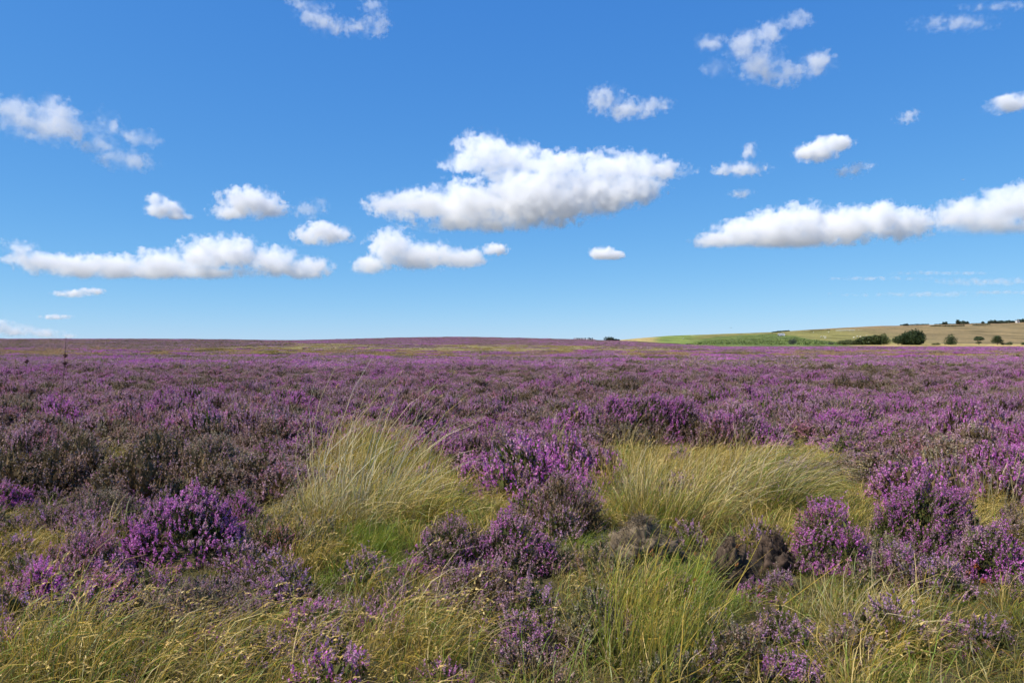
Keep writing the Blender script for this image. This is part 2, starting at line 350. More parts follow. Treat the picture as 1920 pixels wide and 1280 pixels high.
# ------------------------------------------------------------------ hidden prototypes for the uncountable ground cover
PROTO = bpy.data.collections.new('ground_cover_sources')      # never linked to the scene: only the instancers below use it
def proto_group(name, meshes):
    col = bpy.data.collections.new(name)
    for k, me in enumerate(meshes):
        o = bpy.data.objects.new('%s_%02d' % (name, k), me); col.objects.link(o)
    return col
def scatter(name, col, P, rot, scl, idx, label, cat):
    """ONE object whose points carry copies of small plants (ground cover nobody could count)"""
    me = bpy.data.meshes.new(name); n = len(P)
    me.vertices.add(n); me.vertices.foreach_set('co', np.asarray(P, np.float32).ravel())
    a = me.attributes.new('rot', 'FLOAT_VECTOR', 'POINT'); a.data.foreach_set('vector', np.asarray(rot, np.float32).ravel())
    a = me.attributes.new('scl', 'FLOAT_VECTOR', 'POINT'); a.data.foreach_set('vector', np.asarray(scl, np.float32).ravel())
    a = me.attributes.new('idx', 'INT', 'POINT'); a.data.foreach_set('value', np.asarray(idx, np.int32))
    ob = link(name, me); tag(ob, label, cat, kind='stuff')
    g = bpy.data.node_groups.new(name + '_spread', 'GeometryNodeTree')
    g.interface.new_socket('Geometry', in_out='INPUT', socket_type='NodeSocketGeometry'); g.interface.new_socket('Geometry', in_out='OUTPUT', socket_type='NodeSocketGeometry')
    N = g.nodes.new; Lk = g.links.new
    gi, go = N('NodeGroupInput'), N('NodeGroupOutput'); ci = N('GeometryNodeCollectionInfo'); ci.inputs[0].default_value = col
    ci.inputs['Separate Children'].default_value = True; ci.inputs['Reset Children'].default_value = True
    ip = N('GeometryNodeInstanceOnPoints'); ip.inputs['Pick Instance'].default_value = True
    def attr(nm, ty):
        x = N('GeometryNodeInputNamedAttribute'); x.data_type = ty; x.inputs[0].default_value = nm; return x.outputs[0]
    Lk(gi.outputs[0], ip.inputs['Points']); Lk(ci.outputs[0], ip.inputs['Instance']); Lk(attr('idx', 'INT'), ip.inputs['Instance Index'])
    er = N('FunctionNodeEulerToRotation'); Lk(attr('rot', 'FLOAT_VECTOR'), er.inputs[0]); Lk(er.outputs[0], ip.inputs['Rotation'])
    Lk(attr('scl', 'FLOAT_VECTOR'), ip.inputs['Scale']); Lk(ip.outputs[0], go.inputs[0])
    md = ob.modifiers.new('spread', 'NODES'); md.node_group = g
    return ob
def two_mat(name, fl, rest):
    """flowers + leaves of one small plant in a single prototype mesh with two materials"""
    V, T, K = cat_parts([fl, rest]); me = trimesh(name, V, T, K)
    me.materials.append(M_FLOWER); me.materials.append(M_LEAF)
    mi = np.ones(len(T), np.int32); mi[:len(fl[1])] = 0; me.polygons.foreach_set('material_index', mi); return me
# mid-distance clumps (9-45 m)
HC = []
mixes = [([VIV, PUR, MAU, DUS], [4, 4, 2, 1], LEAFG), ([PUR, VIV, MAU], [5, 2, 3], LEAFB), ([PUR, MAU, DUS], [4, 4, 2], LEAFB), ([MAU, PUR, DUS], [5, 2, 2], LEAFG), ([MAU, DUS, GREY], [4, 4, 2], LEAFB),
         ([PINK, MAU, DUS], [3, 3, 3], LEAFB), ([DUS, GREY, MAU], [4, 4, 1], LEAFB), ([GREY, (.18, .15, .07), DUS], [3, 3, 3], LEAFB), ([(.16, .125, .065), LEAFB, DUS], [3, 4, 3], LEAFB)]
for k_, (cols, pr, leaf) in enumerate(mixes):
    dm = [(rng.uniform(-.15, .15), rng.uniform(-.15, .15), .33, .33, .36), (rng.uniform(-.25, .25), rng.uniform(-.25, .25), .25, .25, .28)]
    fl, lf, tw = heather(dm, 420, cols, pr, leaf, Lr=(.10, .18), k=15, kl=5, rad=.012, psz=.009, seed=40 + k_, inner=420, isz=.022, twigs=0, t0=.4)
    HC.append(two_mat('clump', fl, lf))
heather_near = proto_group('heather_clump', HC)
# far patches (40-130 m): 3 m wide ; very far: 9 m wide
def patch(R, n, h, cols, pr, sz, leaf, hv=.35, seed=0, k=5):
    a = rng.uniform(0, 6.283, n); r = R * np.sqrt(rng.random(n)); P = np.stack([r * np.cos(a), r * np.sin(a), np.zeros(n)], 1)
    hh = h * (1 + hv * vnoise(P[:, :2], 3.0 / R, seed, 3)) * rng.uniform(.8, 1.1, n); cum = np.cumsum(np.array(pr) / sum(pr))
    o_ = np.argsort(np.argsort(vnoise(P[:, :2], 4.0 / R, seed + 3, 3) + .35 * rng.normal(size=n))) / n; fc = np.array(cols)[np.minimum(np.searchsorted(cum, o_), len(cols) - 1)]
    Q = np.repeat(P, k, 0) + rng.normal(size=(n * k, 3)) * sz * 1.2; f = rng.uniform(.72, 1.05, n * k); Q[:, 2] = np.repeat(hh, k) * f
    fl = tris_at(Q, sz, np.repeat(fc, k, 0) * rng.uniform(.7, 1.35, (n * k, 1)), 1.5, np.tile([.1, 0, 1.], (n * k, 1)))
    Q = np.repeat(P, 3, 0) + rng.normal(size=(n * 3, 3)) * sz; Q[:, 2] = np.repeat(hh, 3) * rng.uniform(.1, .8, n * 3)
    lf = tris_at(Q, sz * 1.5, jitcol(leaf, n * 3, .4), 1.6, np.tile([.1, 0, 1.], (n * 3, 1)))
    return fl, lf
farmix = [([VIV, PUR, MAU, LEAFG], [3, 4, 2, 1], LEAFB), ([PUR, MAU, DUS], [4, 3, 2], LEAFB), ([MAU, DUS, LEAFY], [4, 3, 2], LEAFB), ([DUS, MAU, LEAFY], [4, 2, 3], LEAFB), ([LEAFY, LEAFB, DUS], [4, 3, 2], LEAFG),
          ([(.40, .26, .14), (.48, .36, .16), RUST, DUS], [6, 3, 2, 2], (.26, .18, .09)), ([(.48, .38, .17), OLIVE, RUST], [5, 3, 2], (.2, .16, .06)), ([(.55, .44, .22), PALE, OLIVE], [5, 2, 2], (.3, .24, .12))]
heather_mid = proto_group('heather_patch', [two_mat('patch', *patch(1.3, 620, .25, c_, p_, .022, l_, seed=60 + k_)) for k_, (c_, p_, l_) in enumerate(farmix)])
heather_far = proto_group('heather_sheet', [two_mat('sheet', *patch(4.2, 1500, .28, c_, p_, .06, l_, seed=80 + k_, k=4)) for k_, (c_, p_, l_) in enumerate(farmix)])

# ------------------------------------------------------------------ ground cover: heather that reads as one mass
def grid(d0, d1, sp, pad=170):
    """jittered points of the wedge of ground the camera looks over"""
    ys = np.arange(d0, d1, sp); out = []
    for y in ys:
        x0, x1 = at(-pad, y) - .5, at(1920 + pad, y) + .5
        xs = np.arange(x0, x1, sp); out.append(np.stack([xs, np.full(len(xs), y)], 1))
    P = np.concatenate(out); return P + rng.uniform(-.5, .5, P.shape) * sp
def px_of(P): return P[:, 0] / P[:, 1] * F + 960
def row_of(P): return 640 + CAMH * F / P[:, 1]
def pose(n, tilt=.12, s=(.8, 1.2), hs=(.8, 1.2), wind=0.0):
    rot = np.stack([rng.normal(size=n) * tilt, rng.normal(size=n) * tilt + wind, rng.uniform(0, 6.283, n)], 1)
    s_ = rng.uniform(*s, n); return rot, np.stack([s_, s_, s_ * rng.uniform(*hs, n)], 1)
# openings of grass inside the near heather: (px, py, radius px)
GAPS = [(710, 915, 120), (920, 950, 45), (1270, 925, 140), (1470, 905, 120), (215, 885, 70), (1825, 930, 55), (640, 970, 110), (1100, 970, 70)]
P = grid(7.6, 46, .40)
row = row_of(P); p_ = px_of(P); keep = np.ones(len(P), bool)
for gx, gy, gr in GAPS: keep &= ((p_ - gx) ** 2 + ((row - gy) * 1.5) ** 2) > gr ** 2
edge = np.interp(p_, [0, 300, 480, 560, 640, 860, 1080, 1140, 1400, 1660, 1760, 1920], [1000, 1010, 985, 925, 850, 915, 955, 850, 855, 930, 950, 985])
keep &= row < edge
P = P[keep]; row, p_ = row_of(P), px_of(P)
v = .45 + .44 * vnoise(P, .22, 1, 3) + .30 * vnoise(P, .9, 2, 2) + .10 * rng.normal(size=len(P))
v += .20 * smooth(790, 900, row) * smooth(900, 500, p_) - .12 * smooth(1250, 1700, p_) * smooth(700, 800, row) + .22 * smooth(715, 670, row) * 0
idx = np.clip((v * 9).astype(int), 0, 8)
rot, scl = pose(len(P), .15, (.8, 1.25), (.65, 1.0)); scl[:, 2] *= np.clip(1 + .55 * vnoise(P, .55, 9, 2), .45, 1.5) * np.interp(P[:, 1], [8, 12, 30], [1.1, 1.05, .8])
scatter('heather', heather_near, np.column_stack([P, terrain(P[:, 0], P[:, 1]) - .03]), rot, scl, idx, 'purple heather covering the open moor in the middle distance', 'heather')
P = grid(40, 135, 1.25); v = .36 + .36 * vnoise(P, .10, 4, 3) + .30 * vnoise(P, .5, 5, 2) + .10 * rng.normal(size=len(P)); r_ = row_of(P); p_ = px_of(P)
v = np.clip(v, 0, .999); idx = np.minimum((v * 5.2).astype(int), 4)
g_ = smooth(58, 74, P[:, 1] + 8 * vnoise(P, .03, 6, 2)); idx = np.where(rng.random(len(P)) < g_ * .92, 5, idx); low = np.where(idx == 5, .6, 1.0)
idx = np.where((vnoise(P, .07, 12, 2) > .62) & (P[:, 1] > 66), 6, idx)
rp = (P[:, 1] > 112 + 8 * vnoise(P, .03, 7, 2)) & (p_ > 1340); idx = np.where(rp, np.where(rng.random(len(P)) < .5, 0, 1), idx)
st2 = (P[:, 1] > 110 + 6 * vnoise(P, .03, 8, 2)) & (p_ > 520) & (p_ < 1340) & (rng.random(len(P)) < .8); idx = np.where(st2, np.where(rng.random(len(P)) < .5, 7, 6), idx)
rot, scl = pose(len(P), .03, (.9, 1.3), (.7, 1.1)); scl[:, 2] *= low
scatter('heather', heather_mid, np.column_stack([P, terrain(P[:, 0], P[:, 1]) - .04]), rot, scl, idx, 'far purple heather fading into brown moor grass', 'heather')
P = grid(128, 500, 3.4, 250); p_ = px_of(P); d = P[:, 1]; w_ = vnoise(P, .012, 14, 3); r1 = rng.random(len(P))
# what grows where: 0-4 heather, 5 brown mixture, 6-7 straw grass
idx = np.where(r1 < .7, 5, np.where(r1 < .85, 3, 2))                                  # brown-mauve moor
left = smooth(700, 350, p_); idx = np.where(rng.random(len(P)) < left * .35, np.where(r1 < .5, 3, 2), idx)
dd = d + 22 * w_
str_ = (dd > 105) & (dd < 228) & (p_ > 470 + 120 * w_) & (p_ < 1330 + 100 * w_); idx = np.where(str_ & (r1 < .85), np.where(r1 < .45, 7, 6), idx)
ridge = (d > 380) & (p_ < 1330); idx = np.where(ridge, np.where(r1 < .4, 1, np.where(r1 < .75, 2, 3)), idx)
mid_ = (dd > 228) & (dd < 375) & (p_ > 470) & (p_ < 1330); idx = np.where(mid_, np.where(r1 < .5, 1, 3), idx)
pur = (dd > 112) & (dd < 350) & (p_ > 1350 + 60 * w_); idx = np.where(pur, np.where(r1 < .35, 0, np.where(r1 < .85, 1, 4)), idx)
tanl = (d > 352) & (p_ > 1290); idx = np.where(tanl, np.where(r1 < .7, 7, 6), idx)
band2 = (dd > 120) & (dd < 150) & (p_ < 560) & (r1 < .2); idx = np.where(band2, 7, idx)
crest = (d > 270) & (d < 345) & (p_ < 520); idx = np.where(crest, np.where(r1 < .5, 1, 3), idx)
rot, scl = pose(len(P), .01, (.85, 1.25), (.7, 1.1)); scl[:, 2] *= np.where(idx >= 5, .7, 1.0)
keep = ~((d > 392) & (p_ > 1180)); P, rot, scl, idx = P[keep], rot[keep], scl[keep], idx[keep]
scatter('heather', heather_far, np.column_stack([P, terrain(P[:, 0], P[:, 1]) - .05]), rot, scl, idx, 'mauve and straw bands of moorland along the skyline', 'heather')

# ------------------------------------------------------------------ ground cover: grass
GM = [
    tuft(72, .07, (.08, .20), .35, .35, .5, .0044, [BRIGHT, GREEN, OLIVE], [3, 4, 2]),                                                # 0 short green
    tuft(68, .08, (.13, .32), .35, .45, .6, .0044, [OLIVE, STRAW, GREEN, BROWN, GOLD], [4, 2, 3, 2, 2]),                                                # 1 olive
    tuft(54, .08, (.13, .32), .3, .7, .7, .0044, [STRAW, GOLD, OLIVE, GREEN, BROWN], [3, 3, 4, 2, 2], seeds=.05),                              # 2 straw
    tuft(39, .08, (.18, .48), .25, .85, .9, .0045, [STRAW, GOLD, OLIVE, BROWN, GREEN], [3, 3, 4, 2, 2], seeds=.12, seedlen=.07),                   # 3 long straw with seed heads
    tuft(60, .10, (.06, .20), .8, .3, .9, .0044, [GREYS, STRAW, RUST, OLIVE], [3, 2, 2, 2], root=(.10, .08, .04)),                    # 4 dead litter
    tuft(51, .07, (.12, .32), .45, .4, .8, .0042, [GREEN, OLIVE, STRAW, BROWN], [4, 2, 3, 2]),                                                  # 5 mid green
    tuft(22, .05, (.4, .85), .12, .45, .35, .0044, [PALE, STRAW, GOLD], [3, 3, 1], seeds=.35, seedlen=.07),                            # 6 sparse pale stalks
    tuft(15, .05, (.25, .55), .12, .35, .1, .0046, [OLIVE, GOLD, (.33, .33, .05)], [3, 3, 3], seeds=.15, seedcol=RUST, seedlen=.02),   # 7 rushes
    tuft(51, .09, (.09, .26), .6, .35, .7, .0042, [(.15, .16, .04), OLIVE, RUST, GREYS, STRAW], [4, 2, 1, 1, 1]),                               # 8 dark green
]
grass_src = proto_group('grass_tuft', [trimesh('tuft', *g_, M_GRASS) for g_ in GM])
# thin pale stalks standing out of the heather further back
P = grid(9.5, 60, 1.0); dn = .10 + .25 * smooth(.15, .6, vnoise(P, .16, 33, 2)); dn = dn * np.clip(20 / P[:, 1], .3, 1.6)
P = P[rng.random(len(P)) < dn]; rot, scl = pose(len(P), .12, (.8, 1.25), (.7, 1.05)); rot[:, 2] = rng.uniform(-.5, .5, len(P)); scl[:, :2] *= .8 
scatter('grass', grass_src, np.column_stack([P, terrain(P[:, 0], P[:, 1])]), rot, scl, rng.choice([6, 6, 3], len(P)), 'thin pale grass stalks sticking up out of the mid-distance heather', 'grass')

# ------------------------------------------------------------------ heather plants one can tell apart
GH = 'heather plants one can tell apart'
FOOT = []
def bush(label, px, base, wpx, top, cols, probs, lobes=None, n=None, dens=900, depth=.8, cat='heather', **kw):
    kw.setdefault('lump', .26); kw.setdefault('k', 19); kw.setdefault('kl', 13); kw.setdefault('gap', -.4)
    x, d = gp(px, base); w = wpx * d / F; h = max(CAMH - (top - 640) / F * d - .02, .14); rx, ry = w / 2 * .92, w / 2 * depth
    r_ = np.random.default_rng(int(px * 3 + base))
    dm = lobes or [(r_.uniform(-.1, .1), r_.uniform(-.1, .1), .66, .7, .97), (-.55, r_.uniform(-.3, .2), .42, .5, r_.uniform(.5, .85)), (.55, r_.uniform(-.3, .2), .42, .5, r_.uniform(.5, .85)), (r_.uniform(-.2, .3), -.5, .5, .5, r_.uniform(.45, .7)), (r_.uniform(-.4, .2), .4, .5, .5, .85), (r_.uniform(-.9, .9), -.3, .28, .35, .4)]
    dm = [(a * rx, b * ry, c * rx, e * ry, f * h) for a, b, c, e, f in dm]
    area = 3.0 * w * (w + 1.4 * h) / 2
    FOOT.append((x, d, w / 2)); sd_ = kw.pop('seed', int(px * 7 + base)); nn = n or int(np.clip(area * dens, 260, 3200))
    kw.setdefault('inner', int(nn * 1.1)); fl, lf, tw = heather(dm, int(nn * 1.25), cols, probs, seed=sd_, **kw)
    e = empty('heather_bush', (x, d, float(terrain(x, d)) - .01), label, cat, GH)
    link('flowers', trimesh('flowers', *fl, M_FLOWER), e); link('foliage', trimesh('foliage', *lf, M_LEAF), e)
    if len(tw): link('stems', trimesh('stems', *tw, M_STEM), e)
    return e
VV = (.50, .155, .44)
bush('most vivid purple heather bush, rounded, in the left foreground', 350, 1048, 262, 922, [VV, PUR, MAU], [6, 2, 2], Lr=(.055, .085), k=26, rad=.0105, psz=.0055, dens=560, gap=-.32, t0=.15, lump=.22, inner=2600, leaf=(.075, .085, .025), lobes=[(0, 0, .9, .9, .97), (-.5, -.15, .45, .5, .66), (.5, -.15, .45, .5, .66), (.1, .35, .5, .5, .98)])
bush('mauve heather bush with a bright left crown, centre foreground', 850, 1072, 180, 958, [VIV, PUR, MAU, DUS], [2, 4, 5, 3], Lr=(.09, .15), rad=.008, psz=.005)
bush('dull brown-mauve lower skirt of heather in front of the two mauve bushes', 905, 1128, 265, 1035, [DUS, MAU, GREY, PUR], [4, 4, 3, 1], leaf=LEAFB, dens=620, Lr=(.09, .16), rad=.0065, psz=.0048)
bush('tall mauve heather bush directly in front of the twiggy brown bush', 975, 1068, 185, 945, [PUR, VIV, MAU, DUS], [4, 2, 5, 3], Lr=(.09, .16), rad=.008, psz=.005)
bush('broad purple crown with a dark hollow in the right foreground', 1735, 1030, 235, 888, [PUR, VIV, MAU, DUS], [4, 4, 3, 1], Lr=(.09, .15), rad=.008, psz=.005, gap=-.3, lump=.22)
bush('magenta heather bush beside the dark peat hollow', 1555, 1062, 185, 918, [PINK, PUR, VIV, MAU], [2, 4, 4, 2], Lr=(.09, .15), rad=.008, psz=.005)
bush('purple heather bush running down to the right edge, lowest of the right group', 1855, 1085, 190, 962, [VIV, PUR, MAU, DUS], [4, 4, 3, 1], Lr=(.09, .15), rad=.008, psz=.005)
bush('lilac front skirt of heather below the dark hollow on the right', 1705, 1092, 210, 1008, [PUR, MAU, DUS, LAV], [4, 5, 2, 2], Lr=(.08, .14), rad=.008, psz=.005)
bush('dusty pink heather mound left of the vivid purple bush', 150, 1085, 190, 988, [PINK, MAU, PUR, DUS], [4, 4, 2, 2], leaf=LEAFG, rad=.0075, k=26, dens=1100)
bush('small purple heather clump at the left edge of the dusty pink mound', 75, 1128, 125, 1042, [VIV, PUR, MAU], [4, 3, 2], rad=.0085, psz=.0052, k=26)
bush('dark pink heather clump just below the dusty pink mound', 195, 1135, 140, 1055, [PUR, PINK, MAU], [4, 3, 2], rad=.0085, psz=.0052, k=26)
bush('bluish lavender heather clump with loose upright spikes', 545, 1125, 112, 1032, [LAV, LAV, MAU], [4, 3, 2], dens=620, Lr=(.09, .16), rad=.0075)
bush('sparse mauve heather clump at the bottom centre', 985, 1225, 150, 1118, [PUR, MAU, DUS], [4, 4, 2], dens=650, Lr=(.09, .16), rad=.0075)
bush('low dull mauve heather clump left of the mauve bushes', 738, 1132, 108, 1066, [MAU, DUS, PUR], [4, 3, 1], rad=.007)
bush('brown twiggy heather bush with few flowers behind the mauve bushes', 1062, 998, 165, 872, [DUS, GREY, MAU, PUR], [3, 3, 3, 1], leaf=LEAFB, Lr=(.08, .14), gap=-.2, twigs=70, dens=700, rad=.0055)
bush('bright purple heather cut by the left edge of the picture', 15, 965, 105, 900, [VIV, PUR, MAU], [4, 4, 1], rad=.008, psz=.006)
bush('sparse lilac heather clump below the peat hollow', 1470, 1198, 115, 1112, [LAV, MAU, DUS], [3, 4, 2], dens=520, Lr=(.09, .16), rad=.007)
bush('small purple heather sprigs at the bottom edge, right of centre', 1490, 1290, 130, 1225, [PUR, LAV, MAU], [4, 2, 3], dens=520, Lr=(.08, .15), rad=.007)
bush('reddish heather clump on the right flank of the vivid purple bush', 528, 1042, 95, 968, [PINK, DUS, RUST], [4, 3, 2], rad=.0055)
bush('small purple heather clump at the upper right of the vivid bush', 452, 988, 105, 918, [PUR, VIV, MAU], [4, 2, 2], rad=.007)
bush('faded grey-pink heather strip in front of the vivid purple bush', 400, 1140, 270, 1060, [DUS, GREY, MAU], [4, 4, 3], leaf=(.15, .13, .07), Lr=(.10, .17), rad=.0055)
bush('grey-green heather bush with one purple patch, left of the vivid bush', 190, 985, 215, 905, [GREY, DUS, MAU, PUR], [4, 3, 2, 1], leaf=(.14, .13, .07), Lr=(.11, .18), rad=.006)
bush('wide grey-brown heather left of the tall grass tussock', 395, 915, 270, 815, [DUS, GREY, MAU], [4, 4, 3], leaf=(.18, .145, .085), dens=520, k=18, psz=.0065, rad=.008)
bush('mauve-red heather mound near the left edge behind the straw tuft', 65, 905, 190, 800, [MAU, PINK, DUS], [4, 3, 3], leaf=LEAFD, dens=480, k=18, psz=.0065, rad=.008)
bush('broad purple heather bank with a dark twiggy front, right of centre', 1215, 830, 240, 738, [PUR, VIV, MAU], [5, 3, 3], leaf=LEAFD, dens=300, k=18, psz=.009, rad=.011, Lr=(.12, .18), gap=-.15, lump=.24, twigs=90, lobes=[(0, .25, .95, .8, 1), (-.55, .1, .5, .7, .86), (.6, .1, .5, .7, .9)])
bush('purple heather bank joined to the right of the dark twiggy one', 1390, 838, 190, 760, [PUR, VIV, MAU], [5, 3, 3], leaf=LEAFD, dens=300, k=18, psz=.009, rad=.011, Lr=(.12, .18), lump=.22)
bush('bright purple heather clump between the tall tussock and the heather bank', 1050, 838, 105, 778, [VIV, PUR], [5, 3], dens=420, k=18, psz=.0085, rad=.011, Lr=(.10, .16))
bush('purple heather clump beside the tip of the tall grass tussock', 970, 895, 130, 828, [PUR, MAU, VIV], [4, 4, 1], leaf=LEAFD, dens=480, k=18, psz=.007, rad=.009)
bush('dark green heather hump with purple cap in mid picture', 985, 838, 105, 795, [LEAFB, DUS, PUR], [4, 2, 2], leaf=LEAFD, dens=420, k=16, psz=.008, rad=.009)
bush('vivid purple heather clump behind the leaning tussock', 1570, 825, 150, 768, [VIV, PUR, MAU], [5, 4, 1], dens=400, k=18, psz=.009, rad=.011, Lr=(.12, .18))
bush('dark purple heather clump at the right edge behind the pale rushes', 1890, 905, 130, 835, [PUR, VIV, DUS], [4, 3, 2], leaf=LEAFD, dens=420, k=18, psz=.0075, rad=.009, gap=-.2)
bush('dark leafy heather hump behind the tall tussock', 785, 812, 130, 748, [LEAFB, PUR, DUS], [4, 3, 2], leaf=LEAFD, dens=380, k=16, psz=.0085, rad=.01)
bush('low purple sprigs among the straw at the bottom left', 500, 1235, 175, 1150, [MAU, LAV, DUS], [4, 3, 3], dens=480, Lr=(.09, .16), rad=.0065)
bush('small mauve-grey sprigs in front of the peat hollow', 1462, 1098, 62, 1055, [GREY, MAU, LAV], [3, 3, 2], dens=600, rad=.0055)

for a_, b_, c_ in ((1205, 1045, 125), (1368, 1085, 80), (1450, 1062, 85)): FOOT.append(gp(a_, b_) + (c_ * gp(a_, b_)[1] / F / 2 * 1.8,))
# where each kind grows in the foreground: (px, py, reach px, kind, weight)
SPOTS = [(130, 1260, 190, 3, 1.2), (60, 1200, 130, 2, 1), (330, 1280, 180, 3, 1.2), (480, 1270, 150, 3, 1), (620, 1180, 110, 5, 1), (640, 1260, 110, 2, 1), (690, 1040, 110, 0, 1), (620, 1030, 90, 2, .9),
         (840, 950, 150, 1, 1), (930, 920, 100, 2, 1), (800, 1200, 150, 3, 1.05), (720, 1250, 130, 2, 1), (930, 1280, 130, 5, 1), (1080, 1120, 100, 8, 1), (1170, 1080, 100, 4, 1.1), (1120, 1190, 110, 5, 1),
         (1250, 1240, 160, 7, .9), (1240, 1180, 150, 1, 1), (1290, 1060, 90, 0, 1), (1330, 1130, 90, 0, 1), (1200, 960, 120, 1, 1), (1350, 980, 120, 5, 1), (1290, 930, 140, 2, 1), (1440, 960, 120, 1, 1),
         (1430, 1180, 110, 8, 1), (1560, 1180, 130, 5, 1), (1640, 1190, 130, 2, 1.05), (1620, 1270, 120, 1, 1), (1780, 1190, 150, 8, 1.1), (1860, 1250, 150, 8, 1), (1740, 1260, 120, 5, 1), (1550, 1100, 100, 8, 1), (1820, 920, 110, 2, 1),
         (1380, 1260, 100, 4, .9), (1090, 1270, 110, 5, 1), (30, 1060, 110, 2, 1), (560, 960, 110, 2, 1), (480, 1040, 90, 8, .9), (320, 1140, 150, 8, .9), (180, 960, 130, 8, .9), (400, 900, 180, 8, .9), (1100, 1000, 70, 0, .9)]
P = grid(3.0, 13.0, .142, 260); p_, row = px_of(P), row_of(P)
S = np.array([s[:3] + (s[4],) for s in SPOTS]); kinds = np.array([s[3] for s in SPOTS])
dist = np.sqrt((p_[:, None] - S[None, :, 0]) ** 2 + ((row[:, None] - S[None, :, 1]) * 1.3) ** 2) / S[None, :, 2] / S[None, :, 3]
dist = dist + .28 * rng.random(dist.shape); idx = kinds[dist.argmin(1)]
idx = np.where(rng.random(len(P)) < .22, rng.choice([1, 2, 4, 5, 8, 2], len(P)), idx)
edge = np.interp(p_, [0, 300, 480, 560, 640, 860, 1080, 1140, 1400, 1660, 1760, 1920], [1000, 1010, 985, 925, 850, 915, 955, 850, 855, 930, 950, 985])
ing = np.zeros(len(P), bool)
for gx, gy, gr in GAPS: ing |= ((p_ - gx) ** 2 + ((row - gy) * 1.5) ** 2) < (gr * 1.05) ** 2
keep = (row > edge - 30) | ing | (rng.random(len(P)) < .10)
keep &= ~((idx == 7) & (rng.random(len(P)) < .5))
P, idx = P[keep], idx[keep]
sc_ = np.ones(len(P)); keep = np.ones(len(P), bool)
for fx, fy, fr in FOOT:
    q_ = np.hypot(P[:, 0] - fx, (P[:, 1] - fy) * .9); front = (P[:, 1] < fy)
    keep &= q_ > fr * .72; sc_ = np.where((q_ < fr * 1.9) & front, np.minimum(sc_, .36 + .35 * (q_ / fr - .8)), sc_)
P, idx, sc_ = P[keep], idx[keep], sc_[keep]
rot, scl = pose(len(P), .10, (.75, 1.25), (.75, 1.2)); rot[:, 2] = rng.normal(size=len(P)) * .75; scl[:, 2] *= sc_ * np.clip(1 + .5 * vnoise(P, 1.3, 71, 2), .45, 1.7) * np.where(row_of(P) < 1010, np.interp(px_of(P), [540, 600, 820, 900, 1100, 1160, 1420, 1530], [.7, 1.4, 1.3, .65, .65, 1.4, 1.4, .6]), 1.1); scl[:, :2] *= (.6 + .4 * sc_)[:, None]
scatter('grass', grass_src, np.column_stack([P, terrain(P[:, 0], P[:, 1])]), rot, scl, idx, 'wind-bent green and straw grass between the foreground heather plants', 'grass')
# small heather sprigs growing through the foreground grass
HN = []
for k_, (cols, pr, leaf) in enumerate([([PUR, MAU, VIV], [4, 4, 2], LEAFG), ([MAU, DUS, LAV], [4, 3, 2], LEAFG), ([DUS, GREY, MAU], [4, 4, 2], LEAFB), ([GREY, LEAFY, DUS], [4, 3, 3], (.15, .14, .06)), ([LEAFG, LEAFB, GREY], [4, 3, 2], LEAFG)]):
    fl, lf, tw = heather([(0, 0, .15, .15, .22), (.1, .05, .1, .1, .17)], 150, cols, pr, leaf, Lr=(.07, .13), k=20, kl=9, rad=.0065, psz=.0047, seed=140 + k_, inner=170, isz=.011, twigs=0)
    HN.append(two_mat('sprig_clump', fl, lf))
sprig_src = proto_group('heather_sprig_clump', HN)
P = grid(3.3, 9.6, .24, 200); p_, row = px_of(P), row_of(P)
pr_ = .22 + .62 * np.exp(-(((p_ - 330) / 330) ** 2 + ((row - 1040) / 170) ** 2)) + .08 * np.exp(-(((p_ - 1640) / 300) ** 2 + ((row - 1110) / 120) ** 2)) + .25 * np.exp(-(((p_ - 1000) / 220) ** 2 + ((row - 1090) / 130) ** 2))
keep = rng.random(len(P)) < pr_ * .8
for fx, fy, fr in FOOT: keep &= np.hypot(P[:, 0] - fx, P[:, 1] - fy) > fr * .6
P = P[keep]; idx = np.clip((2.2 + 1.9 * vnoise(P, .9, 44, 2) + .8 * rng.normal(size=len(P))).astype(int), 0, 4)
rot, scl = pose(len(P), .2, (.7, 1.3), (.7, 1.2))
scatter('heather', sprig_src, np.column_stack([P, terrain(P[:, 0], P[:, 1]) - .02]), rot, scl, idx, 'small heather sprigs growing through the foreground grass', 'heather')

# ------------------------------------------------------------------ grass tussocks one can tell apart
GT = 'grass tussocks one can tell apart'
def tussock(label, px, base, parts, name='grass_tussock', cat='grass tussock', group=GT):
    x, d = gp(px, base); e = empty(name, (x, d, float(terrain(x, d)) - .01), label, cat, group)
    for nm, dat in parts: link(nm, trimesh(nm, *dat, M_GRASS), e)
    return e
def off(dat, dx, dy=0): V_, T_, K_ = dat; return V_ + np.array([dx, dy, 0]), T_, K_
tussock('tallest grass tussock, pale straw stalks blown to the right over a green base', 680, 988, [
    ('leaf_blades', cat_parts([tuft(900, .50, (.32, .72), .36, .65, .6, .0048, [STRAW, OLIVE, BROWN, GREEN, PALE], [5, 3, 3, 2, 3]), off(tuft(500, .32, (.35, .8), .4, .9, .9, .0048, [OLIVE, STRAW, GREEN, GOLD], [4, 4, 3, 2]), .45), off(tuft(220, .25, (.3, .6), .3, .5, .5, .0045, [GREYS, OLIVE, STRAW], [4, 3, 2]), -.45)])),
    ('flower_stalks', cat_parts([tuft(120, .45, (.9, 1.6), .30, .5, .22, .0062, [PALE, STRAW, (.62, .55, .42)], [5, 3, 2], root=(.3, .27, .12), seeds=.1), off(tuft(26, .3, (1.15, 1.65), .24, .4, .15, .0076, [PALE, (.7, .63, .45)], [1, 1], root=(.4, .35, .2)), -.1)]))])
